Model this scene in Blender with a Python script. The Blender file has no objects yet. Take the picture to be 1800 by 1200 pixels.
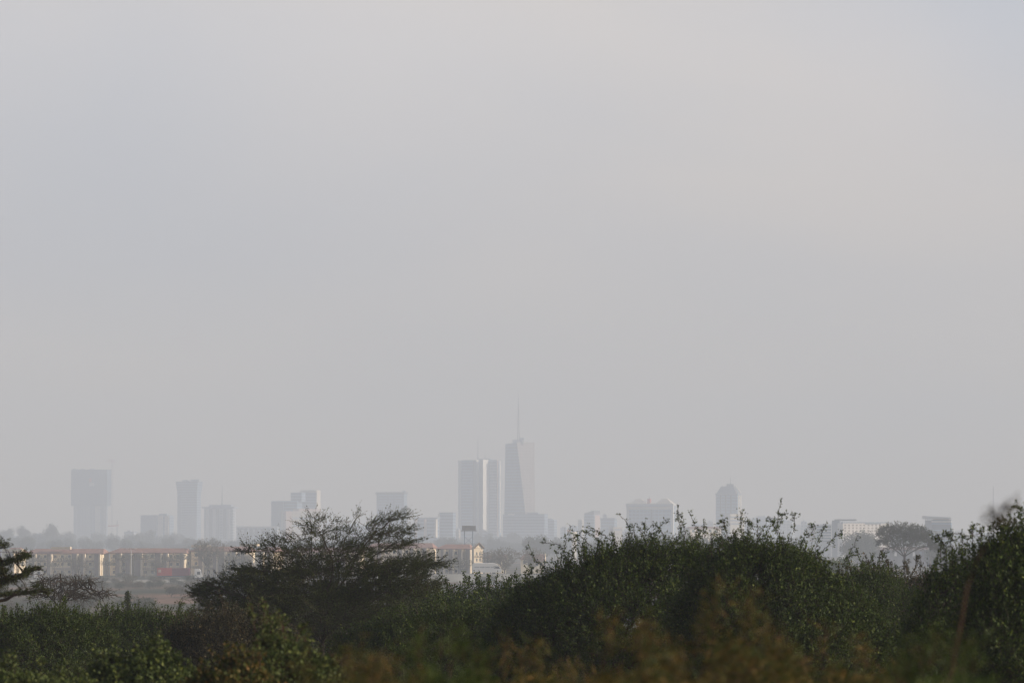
import bpy, math, random
import numpy as np
R = math.radians
rng = np.random.default_rng(11)
random.seed(5)
sc = bpy.context.scene
col = sc.collection

# ------------------------------------------------------------------ camera
F = 8600.0                       # focal length in pixels of the 1800 px wide photograph
CZ = 14.0
TH = math.atan(345 / F)          # horizon lies at y = 945 of 1200
cam = bpy.data.objects.new('camera', bpy.data.cameras.new('camera'))
col.objects.link(cam)
cam.location = (0, 0, CZ)
cam.rotation_euler = (math.pi / 2 + TH, 0, 0)
cam.data.sensor_width = 36
cam.data.lens = 36 * F / 1800
cam.data.clip_start = 0.5
cam.data.clip_end = 60000
cam.data.dof.use_dof = True
cam.data.dof.focus_distance = 250
cam.data.dof.aperture_fstop = 5.6
sc.camera = cam

# ------------------------------------------------------------------ sun, sky, exposure
SUN_EL, SUN_AZ = R(19), R(97)   # azimuth clockwise from +Y (view direction): from the right
sd = (math.cos(SUN_EL) * math.sin(SUN_AZ), math.cos(SUN_EL) * math.cos(SUN_AZ), math.sin(SUN_EL))
sun = bpy.data.objects.new('sun', bpy.data.lights.new('sun', 'SUN'))
col.objects.link(sun)
from mathutils import Vector
sun.rotation_euler = Vector(sd).to_track_quat('Z', 'Y').to_euler()
sun.data.energy = 4.8
sun.data.angle = R(0.6)
sun.data.color = (1.0, 0.87, 0.72)

w = bpy.data.worlds.new('World')
sc.world = w
w.use_nodes = True
nt = w.node_tree
nt.nodes.clear()
N = nt.nodes.new
L = nt.links.new
out = N('ShaderNodeOutputWorld')
bg = N('ShaderNodeBackground')
sky = N('ShaderNodeTexSky')
sky.sky_type = 'NISHITA'
sky.sun_disc = False
sky.sun_elevation = SUN_EL
sky.sun_rotation = SUN_AZ
sky.air_density = 1.0
sky.dust_density = 3.0
bg.inputs['Strength'].default_value = 0.10
tc = N('ShaderNodeTexCoord')
sep = N('ShaderNodeSeparateXYZ')
L(tc.outputs['Generated'], sep.inputs[0])
mp = N('ShaderNodeMapping')
mp.inputs['Scale'].default_value = (7, 3, 17)
mp.inputs['Rotation'].default_value = (0, R(-18), 0)
L(tc.outputs['Generated'], mp.inputs[0])
noi = N('ShaderNodeTexNoise')
noi.inputs['Scale'].default_value = 1.15
noi.inputs['Detail'].default_value = 5
noi.inputs['Roughness'].default_value = 0.42
noi.inputs['Distortion'].default_value = 0.35
L(mp.outputs[0], noi.inputs['Vector'])
cr = N('ShaderNodeValToRGB')     # cloud deck: cool grey hollows, warmer paler ridges (values are x10 of radiance)
cr.color_ramp.elements[0].position = 0.30
cr.color_ramp.elements[0].color = (0.590, 0.614, 0.676, 1)
cr.color_ramp.elements[1].position = 0.72
cr.color_ramp.elements[1].color = (0.775, 0.718, 0.685, 1)
L(noi.outputs['Fac'], cr.inputs[0])
mul = N('ShaderNodeMix')
mul.data_type = 'RGBA'
mul.blend_type = 'MULTIPLY'
mul.inputs['Factor'].default_value = 1
SKYK = 10.0
el = N('ShaderNodeMapRange')     # the deck is duller towards the horizon
el.inputs['From Min'].default_value = 0.0
el.inputs['From Max'].default_value = 0.10
el.inputs['To Min'].default_value = 7.45
el.inputs['To Max'].default_value = 10.2
L(sep.outputs['Z'], el.inputs['Value'])
L(el.outputs[0], mul.inputs['B'])
skyc = cr.outputs[0]
for pxy, rad, tint in (((1690, 10), .050, (.50, .575, .70, 1)), ((1560, 190), .042, (.80, .735, .70, 1)), ((230, 300), .085, (.585, .61, .675, 1)), ((650, 90), .06, (.75, .715, .71, 1))):
    u_ = (pxy[0] - 900) / F; v_ = (600 - pxy[1]) / F
    dv = Vector((u_, math.cos(TH) - v_ * math.sin(TH), math.sin(TH) + v_ * math.cos(TH))).normalized()
    vm = N('ShaderNodeVectorMath'); vm.operation = 'DISTANCE'
    L(tc.outputs['Generated'], vm.inputs[0]); vm.inputs[1].default_value = dv
    wob = N('ShaderNodeMath'); wob.operation = 'MULTIPLY_ADD'
    L(noi.outputs['Fac'], wob.inputs[0]); wob.inputs[1].default_value = .035; L(vm.outputs['Value'], wob.inputs[2])
    rr_ = N('ShaderNodeMapRange'); rr_.interpolation_type = 'SMOOTHSTEP'
    rr_.inputs['From Min'].default_value = .017; rr_.inputs['From Max'].default_value = rad + .017
    rr_.inputs['To Min'].default_value = .6; rr_.inputs['To Max'].default_value = 0
    L(wob.outputs[0], rr_.inputs['Value'])
    mm_ = N('ShaderNodeMix'); mm_.data_type = 'RGBA'
    L(rr_.outputs[0], mm_.inputs['Factor']); L(skyc, mm_.inputs['A']); mm_.inputs['B'].default_value = tint
    skyc = mm_.outputs['Result']
L(skyc, mul.inputs['A'])
mr = N('ShaderNodeMapRange')     # the cloud bank is solid low down and thins out overhead
mr.inputs['From Min'].default_value = 0.15
mr.inputs['From Max'].default_value = 0.55
mr.inputs['To Min'].default_value = 0.97
mr.inputs['To Max'].default_value = 0.30
L(sep.outputs['Z'], mr.inputs['Value'])
mr2 = N('ShaderNodeMapRange')    # and gives way to clear blue sky behind the viewer
mr2.inputs['From Min'].default_value = -0.45
mr2.inputs['From Max'].default_value = 0.35
mr2.inputs['To Min'].default_value = 0.12
mr2.inputs['To Max'].default_value = 1.0
L(sep.outputs['Y'], mr2.inputs['Value'])
mf = N('ShaderNodeMath'); mf.operation = 'MULTIPLY'
L(mr.outputs[0], mf.inputs[0]); L(mr2.outputs[0], mf.inputs[1])
mx = N('ShaderNodeMix')
mx.data_type = 'RGBA'
L(mf.outputs[0], mx.inputs['Factor'])
L(sky.outputs[0], mx.inputs['A'])
L(mul.outputs['Result'], mx.inputs['B'])
gl = N('ShaderNodeMapRange')     # paler, warmer sky lying along the horizon
gl.interpolation_type = 'SMOOTHSTEP'
gl.inputs['From Min'].default_value = 0.0
gl.inputs['From Max'].default_value = 0.065
gl.inputs['To Min'].default_value = 1
gl.inputs['To Max'].default_value = 0
L(sep.outputs['Z'], gl.inputs['Value'])
ga = N('ShaderNodeMix')
ga.data_type = 'RGBA'
ga.blend_type = 'ADD'
L(gl.outputs[0], ga.inputs['Factor'])
L(mx.outputs['Result'], ga.inputs['A'])
ga.inputs['B'].default_value = (2.6, 1.6, 0.2, 1)
L(ga.outputs['Result'], bg.inputs['Color'])
L(bg.outputs[0], out.inputs[0])

sc.view_settings.view_transform = 'Standard'
sc.view_settings.look = 'None'
sc.view_settings.exposure = 0
sc.view_settings.gamma = 1
sc.render.engine = 'CYCLES'
sc.cycles.max_bounces = 6
sc.cycles.filter_width = 1.2
sc.cycles.diffuse_bounces = 3
sc.cycles.volume_bounces = 1
sc.cycles.transparent_max_bounces = 8

# ------------------------------------------------------------------ materials
MATS = {}
def mat(name, c, rough=0.85, var=0.12, scale=0.5, metal=0.0, spec=0.3):
    if name in MATS: return MATS[name]
    m = bpy.data.materials.new(name)
    m.use_nodes = True
    t = m.node_tree
    b = t.nodes['Principled BSDF']
    b.inputs['Roughness'].default_value = rough
    b.inputs['Metallic'].default_value = metal
    b.inputs['Specular IOR Level'].default_value = spec
    g = t.nodes.new('ShaderNodeTexCoord')
    n = t.nodes.new('ShaderNodeTexNoise')
    n.inputs['Scale'].default_value = scale
    n.inputs['Detail'].default_value = 6
    t.links.new(g.outputs['Object'], n.inputs['Vector'])
    r = t.nodes.new('ShaderNodeValToRGB')
    r.color_ramp.elements[0].position = 0.3
    r.color_ramp.elements[1].position = 0.7
    r.color_ramp.elements[0].color = tuple(x * (1 - var) for x in c) + (1,)
    r.color_ramp.elements[1].color = tuple(min(1, x * (1 + var)) for x in c) + (1,)
    t.links.new(n.outputs['Fac'], r.inputs[0])
    t.links.new(r.outputs[0], b.inputs['Base Color'])
    MATS[name] = m
    return m

def facade(name, wall, glass, fh=3.6, lo=0.30, hi=0.85, ww=0, wf=0.6):
    """wall with rows of glazing: floors fh apart; ww>0 cuts the rows into windows"""
    m = bpy.data.materials.new(name)
    m.use_nodes = True
    t = m.node_tree
    b = t.nodes['Principled BSDF']
    b.inputs['Roughness'].default_value = 0.7
    geo = t.nodes.new('ShaderNodeTexCoord')
    s = t.nodes.new('ShaderNodeSeparateXYZ')
    t.links.new(geo.outputs['Object'], s.inputs[0])
    def math_(op, a, v):
        n = t.nodes.new('ShaderNodeMath'); n.operation = op
        t.links.new(a, n.inputs[0])
        if hasattr(v, 'is_linked'): t.links.new(v, n.inputs[1])
        else: n.inputs[1].default_value = v
        return n.outputs[0]
    z = math_('FRACT', math_('DIVIDE', s.outputs['Z'], fh), 0)
    k = math_('MULTIPLY', math_('GREATER_THAN', z, lo), math_('LESS_THAN', z, hi))
    if ww:
        x = math_('FRACT', math_('ADD', math_('DIVIDE', s.outputs['X'], ww), 500), 0)
        k = math_('MULTIPLY', k, math_('LESS_THAN', x, wf))
    n = t.nodes.new('ShaderNodeTexNoise')
    n.inputs['Scale'].default_value = 0.08
    t.links.new(geo.outputs['Object'], n.inputs['Vector'])
    mm = t.nodes.new('ShaderNodeMix'); mm.data_type = 'RGBA'
    mm.inputs['A'].default_value = tuple(x * 0.88 for x in wall) + (1,)
    mm.inputs['B'].default_value = tuple(min(1, x * 1.1) for x in wall) + (1,)
    t.links.new(n.outputs['Fac'], mm.inputs['Factor'])
    m2 = t.nodes.new('ShaderNodeMix'); m2.data_type = 'RGBA'
    t.links.new(mm.outputs['Result'], m2.inputs['A'])
    m2.inputs['B'].default_value = tuple(glass) + (1,)
    t.links.new(k, m2.inputs['Factor'])
    t.links.new(m2.outputs['Result'], b.inputs['Base Color'])
    return m

def leafmat(name, stops, trans=0.18, rough=0.6):
    m = bpy.data.materials.new(name)
    m.use_nodes = True
    t = m.node_tree
    b = t.nodes['Principled BSDF']
    b.inputs['Roughness'].default_value = rough
    b.inputs['Specular IOR Level'].default_value = 0.2
    g = t.nodes.new('ShaderNodeNewGeometry')
    r = t.nodes.new('ShaderNodeValToRGB')
    for i, (p, c) in enumerate(stops):
        e = r.color_ramp.elements[i] if i < 2 else r.color_ramp.elements.new(p)
        e.position = p
        e.color = tuple(c) + (1,)
    t.links.new(g.outputs['Random Per Island'], r.inputs[0])
    t.links.new(r.outputs[0], b.inputs['Base Color'])
    tr = t.nodes.new('ShaderNodeBsdfTranslucent')
    t.links.new(r.outputs[0], tr.inputs[0])
    mi = t.nodes.new('ShaderNodeMixShader')
    mi.inputs[0].default_value = trans
    t.links.new(b.outputs[0], mi.inputs[1])
    t.links.new(tr.outputs[0], mi.inputs[2])
    t.links.new(mi.outputs[0], t.nodes['Material Output'].inputs[0])
    return m

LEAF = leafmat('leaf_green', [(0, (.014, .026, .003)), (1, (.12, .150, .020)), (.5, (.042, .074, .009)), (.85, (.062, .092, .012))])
ACLEAF = leafmat('leaf_acacia', [(0, (.010, .016, .003)), (1, (.085, .100, .018)), (.6, (.030, .045, .009))])
DRYLEAF = leafmat('leaf_dry', [(0, (.018, .020, .008)), (1, (.12, .085, .035)), (.5, (.040, .040, .016))])
BRIGHTLEAF = leafmat('leaf_bright', [(0, (.035, .050, .012)), (1, (.16, .18, .045)), (.6, (.070, .10, .022)), (.9, (.12, .145, .035))])
OLIVE = leafmat('leaf_olive', [(0, (.030, .045, .006)), (1, (.25, .135, .04)), (.45, (.060, .075, .010)), (.78, (.14, .10, .022))])
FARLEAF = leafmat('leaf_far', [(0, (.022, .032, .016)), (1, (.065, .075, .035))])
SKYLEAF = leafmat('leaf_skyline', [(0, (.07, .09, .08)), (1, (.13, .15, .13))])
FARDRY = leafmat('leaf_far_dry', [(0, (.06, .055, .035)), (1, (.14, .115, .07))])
GRASS = leafmat('grass_blade', [(0, (.045, .040, .014)), (1, (.15, .105, .045)), (.5, (.065, .062, .02))], 0.3)
BARK = mat('bark', (.045, .034, .026), .95, .35, 8)
BARKR = mat('bark_reddish', (.075, .042, .028), .95, .3, 8)
BARKG = mat('bark_grey', (.12, .10, .085), .95, .3, 4)

# ------------------------------------------------------------------ projection and helpers
def P(px, py, d):
    u = (px - 900) / F; v = (600 - py) / F
    y = math.cos(TH) - v * math.sin(TH)
    t = d / y
    return np.array((u * t, d, CZ + (math.sin(TH) + v * math.cos(TH)) * t))
def X(px, d): return P(px, 900, d)[0]
def Z(py, d): return P(900, py, d)[2]

def sstep(a, b, x):
    t = np.clip((x - a) / (b - a), 0, 1)
    return t * t * (3 - 2 * t)
def gz(x, y):
    """ground height: a low ridge where the camera stands, then a wide plain"""
    x = np.asarray(x, float); y = np.asarray(y, float)
    near = 10.8 + .12 * np.sin(x * .21 + 1) * np.cos(y * .13) + .06 * np.sin(x * .9) * np.sin(y * .6)
    far = .45 + .35 * np.sin(x * .011 + 2) * np.sin(y * .007) + .15 * np.sin(x * .05) * np.cos(y * .023)
    k = 1 - sstep(130, 450, y)
    return near * k + far * (1 - k)

ORG = {}
def tag(o, label=None, cat=None, group=None, kind=None):
    if label: o['label'] = label
    if cat: o['category'] = cat
    if group: o['group'] = group
    if kind: o['kind'] = kind
    return o
def empty(name, loc, label, cat, group=None):
    o = bpy.data.objects.new(name, None)
    o.location = tuple(float(a) for a in loc)
    o.empty_display_size = 1
    col.objects.link(o)
    ORG[o] = np.array(loc, float)
    return tag(o, label, cat, group)

class MB:
    def __init__(s): s.v = []; s.f = []; s.q = []; s.n = 0
    def add(s, v, f):
        v = np.asarray(v, float).reshape(-1, 3)
        s.f += [tuple(i + s.n for i in q) for q in f]
        s.v.append(v); s.n += len(v)
    def quads(s, V):                       # V: (n,4,3), loose quads
        n = len(V)
        s.q.append(np.arange(n * 4).reshape(n, 4) + s.n)
        s.v.append(V.reshape(-1, 3)); s.n += n * 4
    def prism(s, poly, z0, z1, top=None):
        n = len(poly); tp = top if top is not None else poly
        zt = z1 if hasattr(z1, '__len__') else [z1] * n
        v = [(p[0], p[1], z0) for p in poly] + [(p[0], p[1], z) for p, z in zip(tp, zt)]
        f = [(i, (i + 1) % n, n + (i + 1) % n, n + i) for i in range(n)]
        f += [tuple(range(n - 1, -1, -1)), tuple(range(n, 2 * n))]
        s.add(v, f)
    def box(s, x0, x1, y0, y1, z0, z1): s.prism([(x0, y0), (x1, y0), (x1, y1), (x0, y1)], z0, z1)
    def tube(s, pts, rad, k=5, cap=True):
        pts = [np.asarray(p, float) for p in pts]
        V = []
        for i, p in enumerate(pts):
            a = pts[max(0, i - 1)]; b = pts[min(len(pts) - 1, i + 1)]
            t = b - a; t = t / (np.linalg.norm(t) + 1e-9)
            h = np.array((0, 0, 1.)) if abs(t[2]) < .9 else np.array((1., 0, 0))
            e1 = np.cross(t, h); e1 /= np.linalg.norm(e1); e2 = np.cross(t, e1)
            for j in range(k):
                c = 2 * math.pi * j / k
                V.append(p + rad[i] * (math.cos(c) * e1 + math.sin(c) * e2))
        f = []
        for i in range(len(pts) - 1):
            for j in range(k):
                f.append((i * k + j, i * k + (j + 1) % k, (i + 1) * k + (j + 1) % k, (i + 1) * k + j))
        if cap:
            f.append(tuple(range(k - 1, -1, -1))); f.append(tuple((len(pts) - 1) * k + j for j in range(k)))
        s.add(V, f)
    def segs(s, A, B, ra, rb, k=3):        # many frusta at once
        A = np.asarray(A); B = np.asarray(B); n = len(A)
        if n == 0: return
        t = B - A; t /= (np.linalg.norm(t, axis=1, keepdims=True) + 1e-9)
        h = np.where(np.abs(t[:, 2:3]) < .9, np.array([[0, 0, 1.]]), np.array([[1., 0, 0]]))
        e1 = np.cross(t, h); e1 /= np.linalg.norm(e1, axis=1, keepdims=True); e2 = np.cross(t, e1)
        ra = np.broadcast_to(ra, (n,))[:, None]; rb = np.broadcast_to(rb, (n,))[:, None]
        V = np.zeros((n, 2 * k, 3))
        for j in range(k):
            c = 2 * math.pi * j / k
            o = math.cos(c) * e1 + math.sin(c) * e2
            V[:, j] = A + ra * o; V[:, k + j] = B + rb * o
        base = (np.arange(n) * 2 * k + s.n)
        for j in range(k):
            q = np.stack([base + j, base + (j + 1) % k, base + k + (j + 1) % k, base + k + j], 1)
            s.q.append(q)
        s.v.append(V.reshape(-1, 3)); s.n += n * 2 * k
    def build(s, name, m, parent=None, smooth=False):
        me = bpy.data.meshes.new(name)
        v = np.concatenate(s.v) if s.v else np.zeros((0, 3))
        o = bpy.data.objects.new(name, me)
        if parent is not None:
            org = ORG[parent]
            v = v - org
            o.parent = parent
            ORG[o] = org
        else:
            org = np.array((v[:, 0].mean(), v[:, 1].mean(), v[:, 2].min()))
            v = v - org; o.location = tuple(org); ORG[o] = org
        Q = np.concatenate(s.q) if s.q else np.zeros((0, 4), int)
        lt = np.array([len(f) for f in s.f] + [4] * len(Q), np.int32)
        lv = np.concatenate([np.array([i for f in s.f for i in f], np.int32), Q.reshape(-1).astype(np.int32)])
        me.vertices.add(len(v)); me.vertices.foreach_set('co', v.astype(np.float32).reshape(-1))
        me.loops.add(len(lv)); me.loops.foreach_set('vertex_index', lv)
        me.polygons.add(len(lt)); me.polygons.foreach_set('loop_start', np.concatenate([[0], np.cumsum(lt)[:-1]]).astype(np.int32))
        me.polygons.foreach_set('loop_total', lt)
        me.update(calc_edges=True); me.validate()
        me.polygons.foreach_set('use_smooth', [bool(smooth)] * len(me.polygons))
        for q in (m if isinstance(m, (list, tuple)) else [m]): me.materials.append(q)
        col.objects.link(o)
        return o

def copy_thing(root, loc, rz, s, label=None, group=None):
    c = root.copy(); col.objects.link(c)
    c.location = tuple(float(a) for a in loc); c.rotation_euler = (0, 0, rz)
    c.scale = (s, s, s) if not hasattr(s, '__len__') else s
    if label: c['label'] = label
    if group: c['group'] = group
    for ch in list(root.children):
        q = ch.copy(); col.objects.link(q); q.parent = c
    return c

# ------------------------------------------------------------------ the ground
def ground():
    ys = np.concatenate([np.linspace(-400, 0, 9)[:-1], np.linspace(0, 160, 81)[:-1], np.linspace(160, 500, 60)[:-1],
                         np.linspace(500, 2500, 110)[:-1], np.linspace(2500, 7800, 50)])
    q = np.concatenate([np.linspace(0, 20, 25)[:-1], np.linspace(20, 260, 60)[:-1], np.geomspace(260, 5000, 30)])
    xs = np.concatenate([-q[::-1][:-1], q])
    XX, YY = np.meshgrid(xs, ys)
    ZZ = gz(XX, YY)
    V = np.stack([XX, YY, ZZ], -1).reshape(-1, 3)
    nx = len(xs); ny = len(ys)
    i = np.arange((ny - 1) * (nx - 1)); r = i // (nx - 1); c = i % (nx - 1); a = r * nx + c
    b = MB(); b.add(V, np.stack([a, a + 1, a + nx + 1, a + nx], 1).tolist())
    m = bpy.data.materials.new('ground'); m.use_nodes = True
    t = m.node_tree; bs = t.nodes['Principled BSDF']; bs.inputs['Roughness'].default_value = 1
    bs.inputs['Specular IOR Level'].default_value = 0.05
    g = t.nodes.new('ShaderNodeTexCoord')
    def noise(scale, det, st=(1, 1, 1)):
        mp = t.nodes.new('ShaderNodeMapping'); mp.inputs['Scale'].default_value = st
        t.links.new(g.outputs['Object'], mp.inputs[0])
        n = t.nodes.new('ShaderNodeTexNoise'); n.inputs['Scale'].default_value = scale; n.inputs['Detail'].default_value = det
        t.links.new(mp.outputs[0], n.inputs['Vector']); return n
    n1 = noise(.035, 8, (1, .22, 1)); n2 = noise(1.3, 6)
    r1 = t.nodes.new('ShaderNodeValToRGB'); e = r1.color_ramp.elements
    e[0].position = .42; e[0].color = (.040, .045, .022, 1)
    e[1].position = .66; e[1].color = (.27, .15, .10, 1)
    x = e.new(.53); x.color = (.085, .075, .042, 1)
    t.links.new(n1.outputs['Fac'], r1.inputs[0])
    mm = t.nodes.new('ShaderNodeMix'); mm.data_type = 'RGBA'; mm.blend_type = 'MULTIPLY'; mm.inputs['Factor'].default_value = .7
    t.links.new(r1.outputs[0], mm.inputs['A'])
    r2 = t.nodes.new('ShaderNodeValToRGB'); r2.color_ramp.elements[0].position = .3; r2.color_ramp.elements[0].color = (.45, .45, .45, 1)
    r2.color_ramp.elements[1].position = .7
    t.links.new(n2.outputs['Fac'], r2.inputs[0]); t.links.new(r2.outputs[0], mm.inputs['B'])
    t.links.new(mm.outputs['Result'], bs.inputs['Base Color'])
    o = b.build('ground', m, smooth=True)
    tag(o, 'dry scrubby plain of brown soil and grass reaching the city', None, kind='structure')
    return o
ground()

# the highway where the lorries drive, on a low bank
RD = 1545.0
def road_z(x): return float(1.0 + 1.75 * sstep(-85, -20, x))
def strip(y0, y1, yt0, yt1, z0, dz):
    b = MB(); xs = np.concatenate([[-600, -300], np.linspace(-100, 0, 21), [300, 600]])
    V = []; f = []
    for x in xs:
        z = road_z(x) + dz
        V += [(x, y0, z0 if z0 is not None else z - .05), (x, yt0, z), (x, yt1, z), (x, y1, z0 if z0 is not None else z - .05)]
    for i in range(len(xs) - 1):
        for j in range(3): f.append((4 * i + j, 4 * i + 4 + j, 4 * i + 5 + j, 4 * i + 1 + j))
    b.add(V, f); return b
tag(strip(RD - 16, RD + 18, RD - 9, RD + 11, -.4, -.05).build('highway_bank', mat('bank_earth', (.27, .26, .23), .95, .3, .2)), 'low pale earth bank that carries the highway', kind='structure')
tag(strip(RD - 8, RD + 9, RD - 8, RD + 9, None, 0).build('highway', mat('asphalt', (.07, .07, .072), .9, .15, .4)), 'grey highway in front of the housing estate', kind='structure')
RZ = 1.0

# ------------------------------------------------------------------ city buildings
class Bld:
    """a block turned a little to the left: front face px0..pxs, narrow right side pxs..px1"""
    def __init__(s, name, label, cat, px0, pxs, px1, pyt, d, m, yaw=20, z0=None, wallname='wall', group=None, side=None):
        a = R(yaw); s.d = d; s.a = a
        s.z0 = float(gz(X(pxs, d), d)) - .3 if z0 is None else z0
        s.zt = Z(pyt, d)
        K = np.array((X(pxs, d), d))
        s.w = (X(pxs, d) - X(px0, d)) / math.cos(a)
        s.s = max(6., (X(px1, d) - X(pxs, d)) / math.sin(a)) if side is None else side
        s.U = np.array((math.cos(a), -math.sin(a))); s.N = np.array((-math.sin(a), -math.cos(a)))
        s.O = K - s.U * s.w; s.K = K
        s.root = empty(name, (*(K - s.U * s.w / 2 - s.N * s.s / 2), s.z0), label, cat, group)
        if m is not None:
            b = MB(); b.prism([s.O, K, K - s.N * s.s, s.O - s.N * s.s], s.z0, s.zt)
            s.wall = b.build(wallname, m, s.root)
    def u(s, px): return (X(px, s.d) - s.O[0]) / math.cos(s.a)
    def rect(s, u0, u1, n0, n1):
        return [s.O + s.U * u0 - s.N * n0, s.O + s.U * u1 - s.N * n0, s.O + s.U * u1 - s.N * n1, s.O + s.U * u0 - s.N * n1]
    def blk(s, name, m, px0, px1, py0, py1, out=.3, back=None, parent=None):
        """block seen between those pixels, standing out of the front face by out"""
        b = MB(); b.prism(s.rect(s.u(px0), s.u(px1), -out, s.s * .5 if back is None else back), Z(py1, s.d), Z(py0, s.d))
        return b.build(name, m, parent or s.root)
    def sideblk(s, name, m, t0, t1, py0, py1, out=.3):
        q0 = s.K - s.N * (s.s * t0); q1 = s.K - s.N * (s.s * t1)
        b = MB(); b.prism([q0 - s.U * 1, q0 + s.U * out, q1 + s.U * out, q1 - s.U * 1], Z(py1, s.d), Z(py0, s.d))
        return b.build(name, m, s.root)
    def mast(s, px, py0, py1, r=.6, name='mast', m=None, depth=.5):
        q = s.O + s.U * s.u(px) - s.N * s.s * depth
        z0 = Z(py1, s.d); z1 = Z(py0, s.d)
        b = MB(); b.tube([(q[0], q[1], z0 - .5), (q[0], q[1], (z0 + z1) / 2), (q[0], q[1], z1)], [r, r * .7, r * .35], 6)
        return b.build(name, m or STEEL, s.root)

STEEL = mat('steel_grey', (.20, .21, .23), .6, .1, 1, .3)
GREY = mat('render_grey', (.32, .37, .45), .9, .1, .05)  # blue of skylit shade and haze is mixed into skyline wall colours
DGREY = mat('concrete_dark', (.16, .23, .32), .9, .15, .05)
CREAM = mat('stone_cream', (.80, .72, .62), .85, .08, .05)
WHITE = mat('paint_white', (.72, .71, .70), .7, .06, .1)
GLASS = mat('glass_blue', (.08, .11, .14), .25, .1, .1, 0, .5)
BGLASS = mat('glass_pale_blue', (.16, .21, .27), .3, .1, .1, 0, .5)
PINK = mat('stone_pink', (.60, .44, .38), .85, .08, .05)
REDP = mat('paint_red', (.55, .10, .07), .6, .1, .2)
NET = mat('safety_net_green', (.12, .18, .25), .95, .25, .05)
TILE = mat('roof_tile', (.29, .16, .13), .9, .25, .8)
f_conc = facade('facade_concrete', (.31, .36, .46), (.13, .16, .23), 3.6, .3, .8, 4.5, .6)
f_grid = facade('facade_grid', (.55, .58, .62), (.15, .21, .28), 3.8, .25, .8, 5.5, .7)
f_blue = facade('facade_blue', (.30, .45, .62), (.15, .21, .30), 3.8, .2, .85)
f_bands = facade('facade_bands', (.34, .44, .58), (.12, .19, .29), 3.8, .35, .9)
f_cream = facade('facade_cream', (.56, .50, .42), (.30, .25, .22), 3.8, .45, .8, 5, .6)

# 1 tower under construction, far left
B = Bld('unfinished_tower', 'unfinished tower at far left wrapped in grey netting with red banner', 'tower', 128, 184, 188, 886, 7600, f_conc, 15)
B.blk('netted_storeys', NET, 124.5, 189, 825, 889, 3, B.s + 3)
for a, c in ((126, 132), (140, 146), (157, 162)): B.blk('parapet', DGREY, a, c, 823.4, 826, 1, 8)
for a, c in ((131, 134), (151, 155), (167, 176), (185, 187.5)): B.blk('wall_strip', CREAM if a == 167 else GREY, a, c, 889, 944, .8, 2)
for a, c in ((136, 140), (158, 162), (178, 182)): B.blk('window_band', DGREY, a, c, 889, 944, .4, 2)
o = B.blk('banner', REDP, 157, 161.5, 840, 847, 3.6, 0); B.blk('banner', WHITE, 158, 166, 848, 854, 3.6, 0)
# its crane, standing beside it
d = 7610; c0 = X(197, d)
cr_ = empty('tower_crane', (c0, d, gz(c0, d)), 'red tower crane rising beside the netted unfinished tower', 'crane')
b = MB()
for sx in (-1, 1):
    for sy in (-1, 1): b.tube([(c0 + sx, d + sy, 0), (c0 + sx, d + sy, Z(806, d))], [.22, .22], 4)
z = 2.
while z < Z(808, d) - 4:
    b.tube([(c0 - 1, d - 1, z), (c0 + 1, d - 1, z + 4)], [.14, .14], 3); b.tube([(c0 + 1, d + 1, z), (c0 - 1, d + 1, z + 4)], [.14, .14], 3); z += 4
b.build('tower', mat('crane_pale', (.45, .40, .40), .7), cr_)
b = MB()
za = Z(811, d)
for dz in (0, 2.2): b.tube([(c0 - 8, d, za + dz), (c0 + 5, d, za + dz * .8)], [.35, .3], 4)
for k in range(6): b.tube([(c0 - 8 + k * 2, d, za), (c0 - 7 + k * 2, d, za + 2.1)], [.15, .15], 3)
b.build('jib', REDP, cr_)
# a second, low crane / red roof
d = 6600; c1 = X(206, d)
cr2 = empty('tower_crane', (c1, d, gz(c1, d)), 'low crane with red jib right of the unfinished tower foot', 'crane')
b = MB(); b.tube([(c1, d, 0), (c1, d, Z(914, d))], [.8, .6], 4); b.build('tower', STEEL, cr2)
b = MB(); b.tube([(X(190, d), d, Z(924, d)), (X(209, d), d, Z(923, d))], [.9, .8], 4); b.build('jib', REDP, cr2)

# 2 slab with cream strips
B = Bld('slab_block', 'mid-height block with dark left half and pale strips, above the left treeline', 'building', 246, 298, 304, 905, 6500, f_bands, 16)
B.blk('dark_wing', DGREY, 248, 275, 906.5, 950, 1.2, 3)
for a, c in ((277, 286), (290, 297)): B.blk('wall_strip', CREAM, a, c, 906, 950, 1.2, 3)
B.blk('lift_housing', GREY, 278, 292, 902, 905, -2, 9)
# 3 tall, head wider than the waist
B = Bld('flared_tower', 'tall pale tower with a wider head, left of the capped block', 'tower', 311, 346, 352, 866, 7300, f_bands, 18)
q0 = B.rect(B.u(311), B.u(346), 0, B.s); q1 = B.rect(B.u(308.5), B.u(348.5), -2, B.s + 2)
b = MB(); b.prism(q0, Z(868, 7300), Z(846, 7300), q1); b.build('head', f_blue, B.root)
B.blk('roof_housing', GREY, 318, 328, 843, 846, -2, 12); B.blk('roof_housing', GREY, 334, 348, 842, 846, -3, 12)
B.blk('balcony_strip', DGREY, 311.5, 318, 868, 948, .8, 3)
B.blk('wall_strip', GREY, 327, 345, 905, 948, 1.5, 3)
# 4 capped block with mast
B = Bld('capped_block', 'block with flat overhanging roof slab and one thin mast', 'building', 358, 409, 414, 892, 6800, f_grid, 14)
B.blk('roof_slab', GREY, 355, 412, 890, 893, 3, B.s + 3)
B.blk('roof_housing', GREY, 365, 404, 886.5, 890, -5, 18)
for a in (362, 374, 400): B.blk('pier', WHITE, a, a + 4, 894, 946, 1.2, 3)
for a in (367, 380, 392): B.blk('window_band', GLASS, a, a + 5, 894, 946, .5, 3)
B.mast(387, 853, 888, 1.0)
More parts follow.
